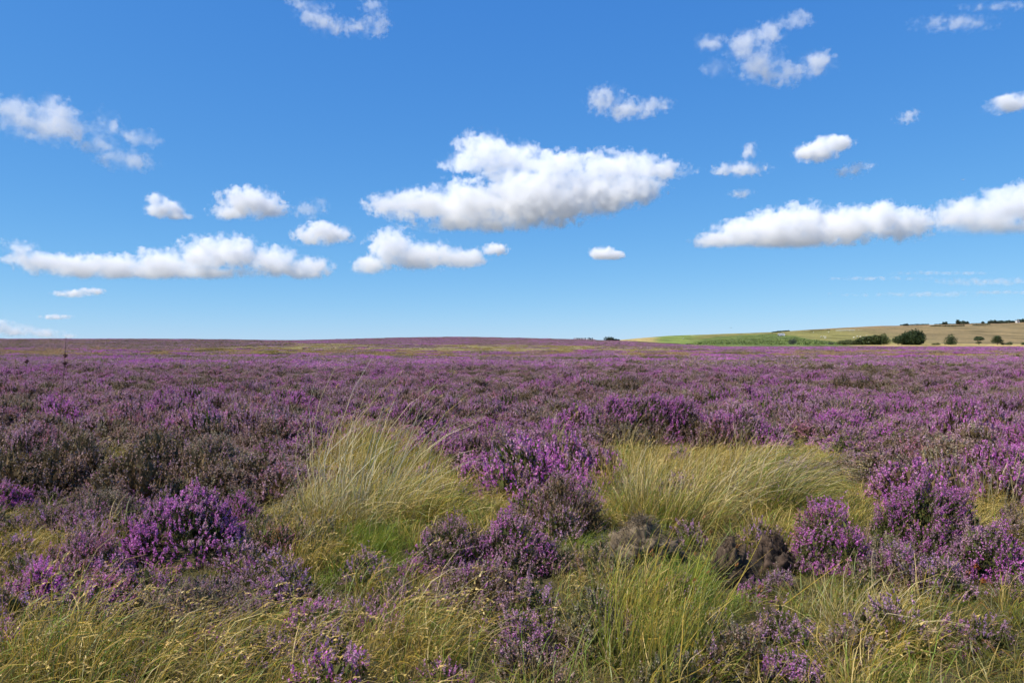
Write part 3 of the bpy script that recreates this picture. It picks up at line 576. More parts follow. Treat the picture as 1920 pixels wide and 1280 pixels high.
tussock('broad straw and olive tussock in front of the dark heather bank', 1265, 985, [
    ('leaf_blades', cat_parts([tuft(700, .42, (.45, .85), .36, .35, .5, .0048, [STRAW, OLIVE, GREEN, BROWN, PALE], [5, 3, 2, 3, 2]), off(tuft(300, .25, (.3, .6), .45, .3, .7, .0045, [OLIVE, GREEN, BRIGHT], [4, 3, 1]), -.25, -.05)])),
    ('flower_stalks', tuft(120, .45, (.65, 1.0), .25, .4, .5, .005, [PALE, STRAW], [1, 1], root=(.3, .26, .1), seeds=.5, seedlen=.06))])
tussock('tussock combed flat to the right by the wind, gold top and dark green base', 1445, 955, [
    ('leaf_blades', cat_parts([tuft(800, .36, (.5, .95), .26, 1.1, .8, .0046, [STRAW, OLIVE, GREEN, BROWN, PALE], [5, 3, 3, 3, 2], root=(.06, .09, .02)), off(tuft(300, .3, (.4, .7), .3, 1.0, .8, .0046, [GREEN, OLIVE], [3, 3], root=(.05, .08, .015)), .1, -.1)])),
    ('flower_stalks', tuft(110, .36, (.8, 1.15), .2, 1.2, .7, .0048, [PALE, (.55, .42, .3)], [2, 3], root=(.25, .2, .1), seeds=.6, seedlen=.07))])
tussock('small bright straw tuft among the dusky heather on the left', 205, 905, [
    ('leaf_blades', tuft(420, .26, (.3, .62), .35, .9, .8, .0052, [STRAW, OLIVE, PALE, GOLD], [4, 3, 2, 2])), ('flower_stalks', tuft(40, .25, (.55, .85), .25, .8, .7, .005, [PALE, STRAW], [1, 1], seeds=.5))])
tussock('fine bright green grass cushion below the tallest tussock', 695, 1035, [('leaf_blades', tuft(650, .18, (.14, .30), .45, .25, .55, .0032, [BRIGHT, GREEN, OLIVE], [4, 4, 2], root=(.1, .16, .02)))])
tussock('bright green grass tuft in front of the straw-topped mound', 1292, 1085, [('leaf_blades', tuft(420, .16, (.14, .30), .5, .2, .5, .0034, [BRIGHT, GREEN, OLIVE], [4, 4, 1], root=(.1, .16, .02)))])
tussock('pale straw tuft splaying outwards in the right foreground', 1625, 1195, [
    ('leaf_blades', tuft(420, .2, (.25, .48), .55, .4, .6, .0034, [STRAW, OLIVE, PALE, GREEN], [3, 4, 2, 2])), ('flower_stalks', tuft(46, .16, (.45, .75), .35, .8, .6, .0034, [PALE, STRAW], [2, 1], root=(.3, .26, .14)))])
tussock('stand of pale upright rush stalks at the right, behind the purple crown', 1825, 935, [('leaf_blades', tuft(190, .45, (.35, .62), .18, -.1, .15, .006, [PALE, GREYS, OLIVE, STRAW], [4, 3, 2, 2], root=(.25, .22, .1)))], cat='rushes')
tussock('golden green rushes leaning right at the bottom, right of centre', 1225, 1262, [('stalks', cat_parts([tuft(150, .22, (.45, .95), .10, .42, .1, .0042, [(.40, .36, .05), OLIVE, GOLD, GREEN], [4, 3, 2, 2], root=(.16, .19, .03), seeds=.12, seedcol=RUST, seedlen=.018), off(tuft(220, .26, (.2, .4), .3, .3, .4, .0034, [OLIVE, GREEN, STRAW], [3, 3, 2]), .05, 0)]))], cat='rushes')
for lab, px, base, n_, L_ in [('straw grass with nodding seed heads in the bottom left corner', 110, 1255, 180, (.4, .75)), ('gold seed-headed grass at the bottom left, right of the corner clump', 345, 1250, 170, (.4, .72)), ('brownish seed grass at the bottom left, nearest the lavender clump', 470, 1262, 140, (.4, .7)),
                              ('olive straw grass with nodding heads left of the bottom centre heather', 800, 1215, 210, (.4, .72))]:
    tussock(lab, px, base, [('leaf_blades', tuft(n_, .26, (L_[0] * .6, L_[1] * .8), .3, .6, .8, .0038, [STRAW, OLIVE, GOLD, GREEN], [4, 3, 2, 2])), ('flower_stalks', tuft(n_ // 4, .26, L_, .2, .85, .85, .0036, [PALE, STRAW, GOLD], [2, 3, 3], root=(.3, .25, .08), seeds=.95, seedlen=.1, seedcol=(.58, .42, .13)))])
tussock('tangled yellow dry grass between the tallest tussock and the twiggy bush', 930, 925, [('leaf_blades', tuft(320, .34, (.2, .45), .7, .5, 1.3, .0046, [STRAW, GOLD, PALE], [4, 3, 2]))])

# single stalks
def stalk(label, p0, p1, sag, w, col, heads=(), name='rush_stalk', mat=M_GRASS):
    """p0, p1 world points; sag bends the middle sideways"""
    p0, p1 = np.array(p0, float), np.array(p1, float); t = np.linspace(0, 1, 9)[:, None]
    path = p0 * (1 - t) + p1 * t + np.array(sag)[None] * (4 * t * (1 - t))
    e = empty(name, tuple(p0), label, 'rush stalk', 'single rush stalks'); bm = bmesh.new(); rings = []
    for k_, q_ in enumerate(path - p0):
        r_ = w * (1 - .6 * k_ / 8); rings.append([bm.verts.new((q_[0] + r_ * math.cos(a), q_[1] + r_ * math.sin(a), q_[2])) for a in np.arange(5) * 1.2566])
    for a, b in zip(rings, rings[1:]):
        for k_ in range(5): bm.faces.new((a[k_], a[(k_ + 1) % 5], b[(k_ + 1) % 5], b[k_]))
    me = bpy.data.meshes.new('stem'); bm.to_mesh(me); bm.free(); ca = me.attributes.new('Col', 'FLOAT_COLOR', 'POINT')
    for x in ca.data: x.color = (*col, 1)
    me.materials.append(mat); link('stem', me, e)
    for f, s in heads:
        c0 = (p0 * (1 - f) + p1 * f + np.array(sag) * 4 * f * (1 - f)) - p0
        q_ = c0 + rng.normal(size=(60, 3)) * s * .42
        link('seed_head', trimesh('seed_head', *tris_at(q_, s * .38, jitcol((.09, .035, .025), 60, .3)), M_STEM), e)
def wp(px, row, d): return (at(px, d), d, rowz(row, d))
stalk('tall dark rush stalk with two brown seed heads above the heather at far left', (at(93, 7.6), 7.6, 0), wp(124, 632, 7.6), (.02, 0, 0), .0045, (.07, .05, .03), [(.885, .022), (.835, .022)])
stalk('shorter rush stalk with one brown seed head at the far left edge', (at(48, 8.2), 8.2, 0), wp(50, 676, 8.2), (-.02, 0, 0), .004, (.10, .06, .03), [(.99, .022)])
stalk('long gold stalk lying diagonally across the right foreground', wp(1362, 1215, 4.0), wp(1580, 1052, 4.7), (.02, 0, .02), .0042, (.50, .34, .04))
stalk('gold rush stalk crossing in front of the peat hollow', wp(1300, 1235, 4.1), wp(1428, 1005, 4.6), (.015, 0, 0), .004, (.40, .32, .04))
stalk('gold-green rush stalk just left of the one crossing the hollow', wp(1262, 1215, 4.2), wp(1322, 1000, 4.8), (.01, 0, 0), .0038, (.34, .33, .04), [(.97, .012)])

# ------------------------------------------------------------------ peat mounds, small flowers
def mound(label, px, base, wpx, top, c_top, c_low, seed, name='peat_mound', thatch=True):
    x, d = gp(px, base); w = wpx * d / F / 2; h = CAMH - (top - 640) / F * d
    e = empty(name, (x, d, float(terrain(x, d)) - .02), label, 'mound', 'earth mounds in the foreground')
    u = np.linspace(0, 2 * math.pi, 56, endpoint=False); vv_ = np.linspace(0, 1, 26); U, W_ = np.meshgrid(u, vv_)
    Pn = np.stack([np.cos(U) * np.sin(W_ * 1.57), np.sin(U) * np.sin(W_ * 1.57), np.cos(W_ * 1.57)], -1).reshape(-1, 3)
    nz = vnoise(Pn, 1.8, seed, 4); nz2 = vnoise(Pn, 6, seed + 2, 2)
    V_ = Pn * np.array([w, w * .75, h]) * (1 + .30 * nz + .16 * nz2 + .05 * vnoise(Pn, 14, seed + 4, 2))[:, None]
    i, j = np.meshgrid(np.arange(25), np.arange(56), indexing='ij'); j2 = (j + 1) % 56
    q = np.stack([i * 56 + j, (i + 1) * 56 + j, (i + 1) * 56 + j2, i * 56 + j2], -1).reshape(-1, 4); T_ = np.concatenate([q[:, :3], q[:, [0, 2, 3]]])
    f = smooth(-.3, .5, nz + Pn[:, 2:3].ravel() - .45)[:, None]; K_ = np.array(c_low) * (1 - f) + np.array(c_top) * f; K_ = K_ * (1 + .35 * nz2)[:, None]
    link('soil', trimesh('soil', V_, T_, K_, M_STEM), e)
    NL = 1500 if c_top[0] > .12 else 420; th = rng.choice(len(V_), NL); Q = V_[th] * 1.02 + rng.normal(size=(NL, 3)) * .012
    dr = nrm(rng.normal(size=(NL, 3)) * np.array([1, 1, .45]) + Pn[th] * .25); Ln = rng.uniform(.03, .12, NL)
    path = np.stack([Q, Q + dr * (Ln * .5)[:, None] + [0, 0, .006], Q + dr * Ln[:, None] - [0, 0, .012]], 1)
    link('dry_litter', trimesh('dry_litter', *ribbons(path, np.full(NL, .0036), jitcol(np.array(c_top) * .8, NL, .5), jitcol(np.array(c_top) * 1.35, NL, .5)), M_GRASS), e)
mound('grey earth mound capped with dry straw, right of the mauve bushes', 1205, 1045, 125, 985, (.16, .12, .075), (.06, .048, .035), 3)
mound('dark brown peat mound with a hollow painted black beside the golden rushes', 1368, 1085, 80, 1008, (.075, .05, .032), (.012, .009, .007), 5)  # shade of the hollow is put into the near-black low soil colour
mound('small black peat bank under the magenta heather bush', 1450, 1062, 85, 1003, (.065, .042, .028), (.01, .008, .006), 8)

def flower(label, px, row, d, col, s, cat, grp):
    x = at(px, d); z = rowz(row, d); e = empty('wild_flower', (x, d, float(terrain(x, d))), label, cat, grp); h = z - float(terrain(x, d))
    path = np.array([[[0, 0, 0], [.01, 0, h * .5], [0, 0, h]]] * 2); link('stem', trimesh('stem', *ribbons(path, [.003, .003], jitcol(GREEN, 2), jitcol(OLIVE, 2)), M_GRASS), e)
    Q = np.array([0, 0, h]) + rng.normal(size=(26, 3)) * s * .45
    link('bloom', trimesh('bloom', *tris_at(Q, s * .5, jitcol(col, 26, .2)), M_FLOWER), e)
Y_ = (.75, .58, .02); PK = (.72, .20, .42); OR = (.30, .10, .035)
for lab, a in {'tiny yellow flower near the bottom right, upper of the two': (1797, 1253, 3.9, Y_, .011, 'flower', 'yellow flowers'), 'tiny yellow flower near the bottom right, lower of the two': (1792, 1265, 3.88, Y_, .012, 'flower', 'yellow flowers'),
               'pink bell heather bloom beside the gold diagonal stalk': (1424, 1116, 4.7, PK, .014, 'flower', 'pink flowers'), 'pink bloom among the rushes, left of the gold stalks': (1294, 1127, 4.5, PK, .013, 'flower', 'pink flowers'),
               'pink bloom low in the rushes at bottom centre right': (1216, 1200, 4.2, PK, .012, 'flower', 'pink flowers'), 'lilac bloom in dark grass in the right corner, left one of the pair': (1831, 1112, 4.7, (.55, .3, .6), .014, 'flower', 'pink flowers'),
               'lilac bloom in dark grass in the right corner, right one of the pair': (1849, 1111, 4.7, (.55, .3, .6), .013, 'flower', 'pink flowers'), 'violet bloom in the right foreground grass': (1747, 1164, 4.4, (.45, .22, .6), .013, 'flower', 'pink flowers'),
               'pink bloom right of the pale straw tuft': (1842, 1150, 4.45, PK, .012, 'flower', 'pink flowers')}.items(): flower(lab, *a)
for k_, (px, row, d) in enumerate([(1815, 1072, 4.9), (1832, 1062, 4.95), (1842, 1090, 4.8), (1778, 1208, 4.3), (1788, 1216, 4.25), (1772, 1196, 4.35), (1730, 1186, 4.4), (1800, 1228, 4.2)]):
    flower('rust-red seed head in the dark grass below the right-hand heather' if k_ < 3 else 'rust-red seed head in the grass near the bottom right', px, row, d, OR, .018, 'seed head', 'rust-red seed heads under the heather' if k_ < 3 else 'rust-red seed heads near the corner')

# ------------------------------------------------------------------ trees, hedges, farms, sheep, birds
def tree(label, base, W, Hh, trunk_h=.2, lobes=None, col=(.05, .075, .025), group=None, name='tree', n=None, leaf=None, cat='tree', lean=0.0):
    """base world point; W, Hh metres; crown made of leaf clumps in lumpy ellipsoids"""
    e = empty(name, base, label, cat, group); r = np.random.default_rng(int(abs(base[0] * 7 + Hh * 13)))
    lobes = lobes or [(0, .62, .36, .34), (-.24, .5, .26, .26), (.25, .48, .26, .26), (.05, .78, .24, .2), (-.12, .36, .24, .2), (.14, .34, .22, .18)]
    n = n or int(np.clip(W * Hh * 70, 1300, 5000)); s = leaf or max(W, Hh) * .034
    w = np.array([l[2] * l[3] for l in lobes]); idx = r.choice(len(lobes), n, p=w / w.sum()); Lb = np.array(lobes)[idx]
    u = nrm(r.normal(size=(n, 3))); rad_ = r.random((n, 1)) ** .35
    nz = vnoise(u + Lb[:, :1], 2.4, 7 + len(label), 3)[:, None]
    Q = np.stack([Lb[:, 0] * W + lean * Lb[:, 1] * Hh, r.uniform(-.12, .12, n) * W, Lb[:, 1] * Hh], 1) + u * rad_ * (1 + .22 * nz) * np.stack([Lb[:, 2] * W, Lb[:, 2] * W, Lb[:, 3] * Hh], 1)
    lo, hi = np.percentile(Q[:, 0], 1.5), np.percentile(Q[:, 0], 98.5); Q[:, 0] = (Q[:, 0] - (lo + hi) / 2) * W / (hi - lo); Q[:, 1] *= W / (hi - lo)
    Q[:, 2] *= Hh / np.percentile(Q[:, 2], 98.5); Q = Q[Q[:, 2] > .02 * Hh]
    cl = np.asarray(col) * (1 + .5 * r.uniform(-1, 1, (len(Q), 1))) * (1 + .3 * vnoise(Q / W, 4, 3, 2)[:, None])
    link('crown', trimesh('crown', *tris_at(Q, s, cl, 1.3), M_TREE), e)
    # tapered trunk with limbs
    th = max(trunk_h, .12) * Hh; paths = [np.array([[0, 0, -.3], [lean * th * .5, 0, th * .5], [lean * th, .0, th], [lean * Hh * .55, 0, Hh * .55]])]
    for l in lobes[:4]: paths.append(np.array([[lean * th, 0, th * .8], [l[0] * W * .4, .05 * W, th + .3 * (l[1] * Hh - th)], [l[0] * W * .8, 0, th + .7 * (l[1] * Hh - th)], [l[0] * W, 0, l[1] * Hh]]))
    bm = bmesh.new()
    for k_, pth in enumerate(paths):
        rr = W * (.045 if k_ == 0 else .02); prev = None
        for a, q_ in enumerate(pth):
            ring = [bm.verts.new((q_[0] + rr * (1 - .22 * a) * math.cos(t), q_[1] + rr * (1 - .22 * a) * math.sin(t), q_[2])) for t in np.arange(6) * 1.047]
            if prev:
                for z in range(6): bm.faces.new((prev[z], prev[(z + 1) % 6], ring[(z + 1) % 6], ring[z]))
            prev = ring
    me = bpy.data.meshes.new('trunk'); bm.to_mesh(me); bm.free(); ca = me.attributes.new('Col', 'FLOAT_COLOR', 'POINT')
    for x in ca.data: x.color = (.09, .07, .05, 1)
    me.materials.append(M_BARK); link('trunk', me, e)
    return e
def hb(px, row):
    """point on the hill seen at a pixel"""
    t = hill_t(px, row); x, y, z = hill(px, t); return (float(x), float(y), float(z))
DK = (.042, .065, .022); OL = (.085, .10, .035); GG = (.06, .085, .04); FAR_HAZE = (.05, .07, .045)  # skyline leaf colour has bluish distance haze put into it
BUSH = [(-.22, .42, .32, .46), (.2, .5, .34, .48), (0, .35, .4, .36)]
FT = 'trees along the foot of the hill'
def foot_tree(label, px, base_row, wpx, hpx, **kw):
    x, y, z = hb(px, min(base_row, 646.4)); k = y / F; z = rowz(base_row, y); return tree(label, (x, y, z - .15), wpx * k, hpx * k, group=FT, **kw)
foot_tree('low olive thorn bush at the left end of the hedge', 1583, 646.6, 24, 9.5, lobes=BUSH, col=OL, name='bush', cat='bush')
foot_tree('low olive thorn bush next to the long rounded shrub', 1602, 646.3, 20, 9.8, lobes=BUSH, col=OL, name='bush', cat='bush')
foot_tree('long rounded shrub sloping up to the right', 1629, 646.3, 46, 16.5, lobes=[(-.33, .30, .2, .36), (-.1, .42, .26, .46), (.2, .52, .28, .5), (.38, .36, .16, .4)], col=(.065, .085, .028), name='bush', cat='bush')
foot_tree('upright green tree right of the long rounded shrub', 1657, 646.4, 20, 20.5, trunk_h=.06, lobes=[(0, .66, .36, .34), (-.18, .35, .34, .34), (.2, .33, .36, .34)], col=(.06, .09, .025))
foot_tree('smaller dark tree joined to the left of the biggest tree', 1684, 646.8, 20, 16.5, col=DK)
foot_tree('biggest dark tree of the hedge, broad and rounded', 1710, 647, 40, 26, trunk_h=.06, lobes=[(.1, .6, .36, .4), (-.28, .42, .26, .38), (.3, .42, .26, .42), (0, .3, .44, .32)], col=DK)
foot_tree('tiny thorn bush in the gap, left of the pair', 1750.5, 647, 7, 4.5, lobes=BUSH, col=OL, name='bush', cat='bush')
foot_tree('tiny thorn bush in the gap, right of the pair', 1758.5, 647.3, 8, 5, trunk_h=.3, col=OL, name='bush', cat='bush')
foot_tree('dense dark cone-shaped tree standing alone', 1783, 647.4, 20, 20, trunk_h=.05, lobes=[(0, .70, .26, .3), (-.12, .42, .38, .36), (.14, .40, .38, .36), (0, .22, .46, .24)], col=DK)
foot_tree('small tree with a tiered crown and thin trunk', 1835.5, 648.2, 16, 18, trunk_h=.2, lobes=[(0, .76, .4, .22), (-.2, .66, .3, .16), (.22, .7, .3, .18), (.02, .34, .28, .12)], col=GG)
foot_tree('round-topped tree with a short bare trunk', 1870, 648, 19, 19, trunk_h=.22, lobes=[(0, .66, .42, .32), (-.25, .45, .3, .2), (.28, .44, .3, .2), (.05, .8, .26, .2)], col=DK)
foot_tree('tiny thorn tree touching the round-topped tree', 1880.5, 647.4, 7, 5.5, trunk_h=.35, col=OL)
foot_tree('small thorn bush, left of the last pair', 1888.5, 647.6, 7, 6, lobes=BUSH, col=GG, name='bush', cat='bush')
foot_tree('small dark bush, right of the last pair', 1894, 647.8, 8.5, 8.5, lobes=BUSH, col=DK, name='bush', cat='bush')
foot_tree('dark bush cut by the right edge of the picture', 1921, 647.5, 11, 7, lobes=BUSH, col=DK, name='bush', cat='bush')
foot_tree('grey-green bush at the foot of the bracken slope', 1486, 645.6, 15, 11, lobes=BUSH, col=(.07, .085, .06), name='bush', cat='bush')
foot_tree('low grey bush between the bracken and the hedge', 1558, 646, 9, 4.5, lobes=BUSH, col=(.08, .09, .065), name='bush', cat='bush')
foot_tree('small green gorse bush standing in the heather', 1512, 648, 9, 4.2, lobes=BUSH, col=(.08, .13, .03), name='bush', cat='bush')
# skyline of the hill
def sky_tree(label, px, wpx, hpx, drop=.6, **kw):
    x, y, z = hb(px, _col(px, HP) + drop); k = y / F; kw.setdefault('col', FAR_HAZE); return tree(label, (x, y, z - .4), wpx * k, hpx * k, group='trees on the hill skyline', n=kw.pop('n', 420), leaf=.95, **kw)
for a in [('small round tree on the skyline, first from the left', 1699, 8, 3.6), ('pale green tree on the skyline above the biggest tree', 1771.5, 8, 5.2), ('pointed conifer of the skyline group', 1796, 6, 8.5), ('broad tree of the skyline group beside the conifer', 1802, 12, 6.5),
          ('small tree on the skyline right of the broad one', 1808.5, 5, 5.4), ('thin lone tree on the skyline', 1814, 3, 5), ('little lone tree midway along the skyline', 1843, 4, 4.2), ('left block of the dark skyline wood', 1860, 13, 6), ('middle block of the dark skyline wood', 1874, 16, 5),
          ('right block of the dark skyline wood', 1889, 12, 4.6), ('tree left of the white house', 1899, 6, 3.5), ('dark trees right of the white house', 1914, 18, 6)]:
    sky_tree(a[0], a[1], a[2], a[3], lobes=BUSH if a[2] > 7 else None, trunk_h=.15)
def hedge(label, pts, hpx, col=FAR_HAZE, group='hedges on the hill'):
    """pts: pixels along the hill; a clipped bank of leaf clumps"""
    Q = []; base = hb(*pts[0])
    for (a, ra), (b, rb) in zip(pts, pts[1:]):
        A0, B0 = np.array(hb(a, ra)), np.array(hb(b, rb)); n = int(np.linalg.norm(B0 - A0) * 9) + 20; t = rng.random((n, 1)); c = A0 * (1 - t) + B0 * t
        h = hpx * c[:, 1] / F * (.75 + .35 * vnoise(t * 8, 3, int(a), 2)); c = c + np.stack([rng.normal(size=n) * .6, rng.normal(size=n) * .8, rng.random(n) * h], 1); Q.append(c)
    Q = np.concatenate(Q) - np.array(base); o = link('hedge', trimesh('hedge', *tris_at(Q, .75, jitcol(col, len(Q), .4)), M_TREE), None, base); tag(o, label, 'hedge', group)
hedge('dark hedge along the skyline at the left of the hill top', [(1688, 609.6), (1710, 609.2), (1742, 608.6)], 2.2)
hedge('hedge joining the skyline trees to the dark wood', [(1752, 608.8), (1795, 607.8), (1856, 606.8)], 1.6)
hedge('dark field hedge below the skyline trees', [(1744, 612.2), (1780, 611.4), (1808, 610.8)], 1.8, (.045, .065, .03))
hedge('short dark field hedge under the lone skyline tree', [(1824, 609.6), (1856, 608.6)], 1.6, (.045, .065, .03))
hedge('scrubby line of gorse at the top of the bracken slope', [(1448, 624), (1465, 621.6), (1480, 620.4)], 1.8, (.06, .08, .03))
hedge('short dark scrub on the olive pasture near the hill top', [(1520, 620.4), (1556, 619.4)], 1.2, (.06, .075, .03))
# bracken: leafy mass on the lower left slope
Q = []
bx = rng.uniform(1275, 1640, 9000); br = rng.uniform(624, 647, 9000); bt = np.interp(bx, [1275, 1340, 1400, 1450, 1490, 1520, 1570, 1610], [647, 637, 630, 628, 631, 637.5, 642.5, 647]) + 1.6 * vnoise(np.stack([bx, bx * 0], 1), .02, 77, 3)
for a, b in zip(bx[br > bt], br[br > bt]):
    if b > _col(a, HP) + 1 and b < 646.5: Q.append(hb(a, b))
Q = np.array(Q); Q[:, 2] += rng.uniform(0, .4, len(Q)); cl = np.array((.115, .155, .04)) * (1 + .5 * vnoise(Q[:, :2], .05, 3, 3))[:, None] * rng.uniform(.6, 1.3, (len(Q), 1))
o = link('bracken', trimesh('bracken', *tris_at(Q, .42, cl), M_TREE)); tag(o, 'bright green bracken covering the lower left slope of the hill', 'bracken', kind='stuff')

def simple_mat(name, col, rough=.8, nscale=6, var=.25):
    m, n, L = nodes(name); tc = nd(n, 'ShaderNodeTexCoord'); c = np.array(col)
    nz, cr = noise_col(n, L, nscale, [(.3, tuple(c * (1 - var))), (.7, tuple(np.minimum(c * (1 + var), 1)))], vec=tc.outputs['Object'])
    pb = nd(n, 'ShaderNodeBsdfPrincipled'); L(cr.outputs[0], pb.inputs['Base Color']); pb.inputs['Roughness'].default_value = rough
    o = nd(n, 'ShaderNodeOutputMaterial'); L(pb.outputs[0], o.inputs['Surface']); return m
M_WHITE, M_SLATE, M_GLASS = simple_mat('white_render', (.75, .74, .70), .9), simple_mat('grey_slate', (.19, .18, .19)), simple_mat('dark_window', (.03, .035, .045), .2)
M_STONE, M_WOOL, M_FACE = simple_mat('grey_stone', (.33, .33, .32)), simple_mat('wool', (.68, .64, .55), .95), simple_mat('dark_face', (.10, .085, .07))
M_BIRDW, M_BIRDG = simple_mat('white_feathers', (.8, .8, .8)), simple_mat('grey_feathers', (.10, .11, .13))
def prism(name, mat, parent, verts, faces):
    me = bpy.data.meshes.new(name); me.from_pydata(verts, [], faces); me.update(); bm = bmesh.new(); bm.from_mesh(me); bmesh.ops.recalc_face_normals(bm, faces=bm.faces); bm.to_mesh(me); bm.free()
    me.materials.append(mat); return link(name, me, parent)
BOXF = [(0, 1, 2, 3), (7, 6, 5, 4), (0, 4, 5, 1), (1, 5, 6, 2), (2, 6, 7, 3), (3, 7, 4, 0)]
def box(name, mat, parent, x0, x1, y0, y1, z0, z1): return prism(name, mat, parent, [(x0, y0, z0), (x1, y0, z0), (x1, y1, z0), (x0, y1, z0), (x0, y0, z1), (x1, y0, z1), (x1, y1, z1), (x0, y1, z1)], BOXF)
def house(label, base, w, dp, h, rh, wall, roof, group='farm buildings on the skyline', windows=3, chimney=True, door=True):
    e = empty('farmhouse', base, label, 'house', group); a, b = w / 2, dp / 2
    prism('walls', wall, e, [(-a, -b, -1), (a, -b, -1), (a, b, -1), (-a, b, -1), (-a, -b, h), (a, -b, h), (a, b, h), (-a, b, h), (-a, 0, h + rh * .93), (a, 0, h + rh * .93)], [(0, 1, 5, 4), (2, 3, 7, 6), (1, 2, 6, 9, 5), (3, 0, 4, 8, 7), (0, 3, 2, 1), (4, 5, 9, 8), (6, 7, 8, 9)])
    ov = .35; rf = prism('roof', roof, e, [(-a - ov, -b - ov, h - .12), (a + ov, -b - ov, h - .12), (a + ov, 0, h + rh), (-a - ov, 0, h + rh), (a + ov, b + ov, h - .12), (-a - ov, b + ov, h - .12), (-a - ov, -b - ov, h - .34), (a + ov, -b - ov, h - .34), (a + ov, 0, h + rh - .2), (-a - ov, 0, h + rh - .2), (a + ov, b + ov, h - .34), (-a - ov, b + ov, h - .34)],
              [(0, 1, 2, 3), (3, 2, 4, 5), (6, 9, 8, 7), (9, 11, 10, 8), (0, 6, 7, 1), (4, 10, 11, 5), (1, 7, 8, 2), (2, 8, 10, 4), (0, 3, 9, 6), (3, 5, 11, 9)])
    if chimney: box('chimney', wall, rf, a * .7, a * .7 + .8, -.4, .4, h + rh * .6, h + rh + 1.1)
    for k_ in range(windows):
        x = -a + w * (k_ + .6) / (windows + .2); box('window', M_GLASS, e, x - .45, x + .45, -b - .04, -b + .02, 1.1, 2.2)
    if door: box('door', M_GLASS, e, -.5, .5, -b - .05, -b + .02, -.1, 2.0)
def far_base(px, row, d): return (at(px, d), d, rowz(row, d))
house('low grey-roofed barn on the skyline left of the white buildings', far_base(1086, 638.6, 640), 8.2, 6, 1.3, .9, M_STONE, M_SLATE, windows=2, chimney=False)
house('small white farm building on the skyline', far_base(1097, 638.4, 640), 3.2, 4, 1.1, .5, M_WHITE, M_SLATE, windows=1, chimney=False, door=False)
house('long white farm building on the skyline beside a small tree', far_base(1107, 638.4, 640), 5.6, 4, 1.05, .45, M_WHITE, M_SLATE, windows=2, chimney=False)
xh, yh, zh = hb(1902.5, _col(1902.5, HP) + .5); house('white gabled house among the trees on the hill top', (xh, yh - 6, zh - .2), 4.2, 5, 2.2, 1.6, M_WHITE, M_SLATE, windows=1)
LT = 'trees beside the far farm'
for lab, px, d, w_, h_, dr in [('tiny round tree behind the grey-roofed barn', 1084, 655, 5, 5, 639), ('small tree behind the long white farm building', 1103.5, 655, 8, 5.2, 639), ('largest clump of dark trees by the far farm', 1141.5, 640, 18, 8, 639.8), ('low dark tree right of the largest farm clump', 1152.5, 640, 8, 4, 639.6), ('lowest dark bush where the hill begins', 1158, 640, 6, 3.2, 639.6)]:
    tree(lab, far_base(px, dr, d), w_ * d / F, h_ * d / F, group=LT, col=(.035, .055, .03), n=380, leaf=.42, lobes=BUSH if w_ > 5 else None, trunk_h=.15)
# pale stone wall and rocky patch on the pasture
pw = [np.array(hb(a, b)) for a, b in [(1567, 620.0), (1580, 619.7), (1592, 619.5), (1603, 619.2)]]; b0 = pw[0]; vs_, fs_ = [], []
for q_ in pw:
    l = q_ - b0; k_ = len(vs_); vs_ += [(l[0], -.3, l[2] - .4), (l[0], .3, l[2] - .4), (l[0], .2, l[2] + .7), (l[0], -.2, l[2] + .7)]
    if k_: fs_ += [(k_ - 4 + s, k_ - 4 + (s + 1) % 4, k_ + (s + 1) % 4, k_ + s) for s in range(4)]
fs_ += [(0, 1, 2, 3), (len(vs_) - 1, len(vs_) - 2, len(vs_) - 3, len(vs_) - 4)]
vs_ = [(v_[0], v_[1] + (pw[i_ // 4] - b0)[1], v_[2]) for i_, v_ in enumerate(vs_)]
o = prism('stone_wall', simple_mat('pale_stone', (.36, .37, .35)), None, vs_, fs_); o.location = tuple(b0); tag(o, 'pale dry stone wall across the olive pasture', 'wall')
Q = np.array([hb(rng.uniform(1459, 1471), rng.uniform(626.0, 630.2)) for _ in range(260)]); c0 = Q.mean(0); Q = Q - c0; Q[:, 2] += .3
o = link('scree', trimesh('scree', *tris_at(Q, 1.3, jitcol((.30, .31, .33), 260, .25)), M_STEM), None, tuple(c0)); tag(o, 'grey scree of loose stones above the bracken', 'scree', kind='stuff')

def sheep_meshes():
    bm = bmesh.new(); bmesh.ops.create_icosphere(bm, subdivisions=3, radius=1, matrix=Matrix.Translation((0, 0, .68)) @ Matrix.Diagonal((.58, .3, .34, 1)))
    for v_ in bm.verts: v_.co += v_.normal * .03 * math.sin(v_.co.x * 31) * math.sin(v_.co.z * 27 + v_.co.y * 29)
    a = bpy.data.meshes.new('fleece'); bm.to_mesh(a); bm.free(); a.materials.append(M_WOOL)
    bm = bmesh.new()
    bmesh.ops.create_icosphere(bm, subdivisions=2, radius=1, matrix=Matrix.Translation((.68, 0, .66)) @ Matrix.Rotation(.7, 4, 'Y') @ Matrix.Diagonal((.2, .1, .11, 1)))
    for v_ in bm.verts:                                   # ears drawn out of the head itself
        if v_.co.x < .66 and abs(v_.co.y) > .06 and v_.co.z > .68: v_.co.y *= 1.9
    b = bpy.data.meshes.new('head'); bm.to_mesh(b); bm.free(); b.materials.append(M_FACE)
    bm = bmesh.new(); bmesh.ops.create_cone(bm, cap_ends=True, segments=8, radius1=.035, radius2=.055, depth=.5); c = bpy.data.meshes.new('leg'); bm.to_mesh(c); bm.free(); c.materials.append(M_FACE)
    return a, b, c
fl_, hd_, lg_ = sheep_meshes(); first = None
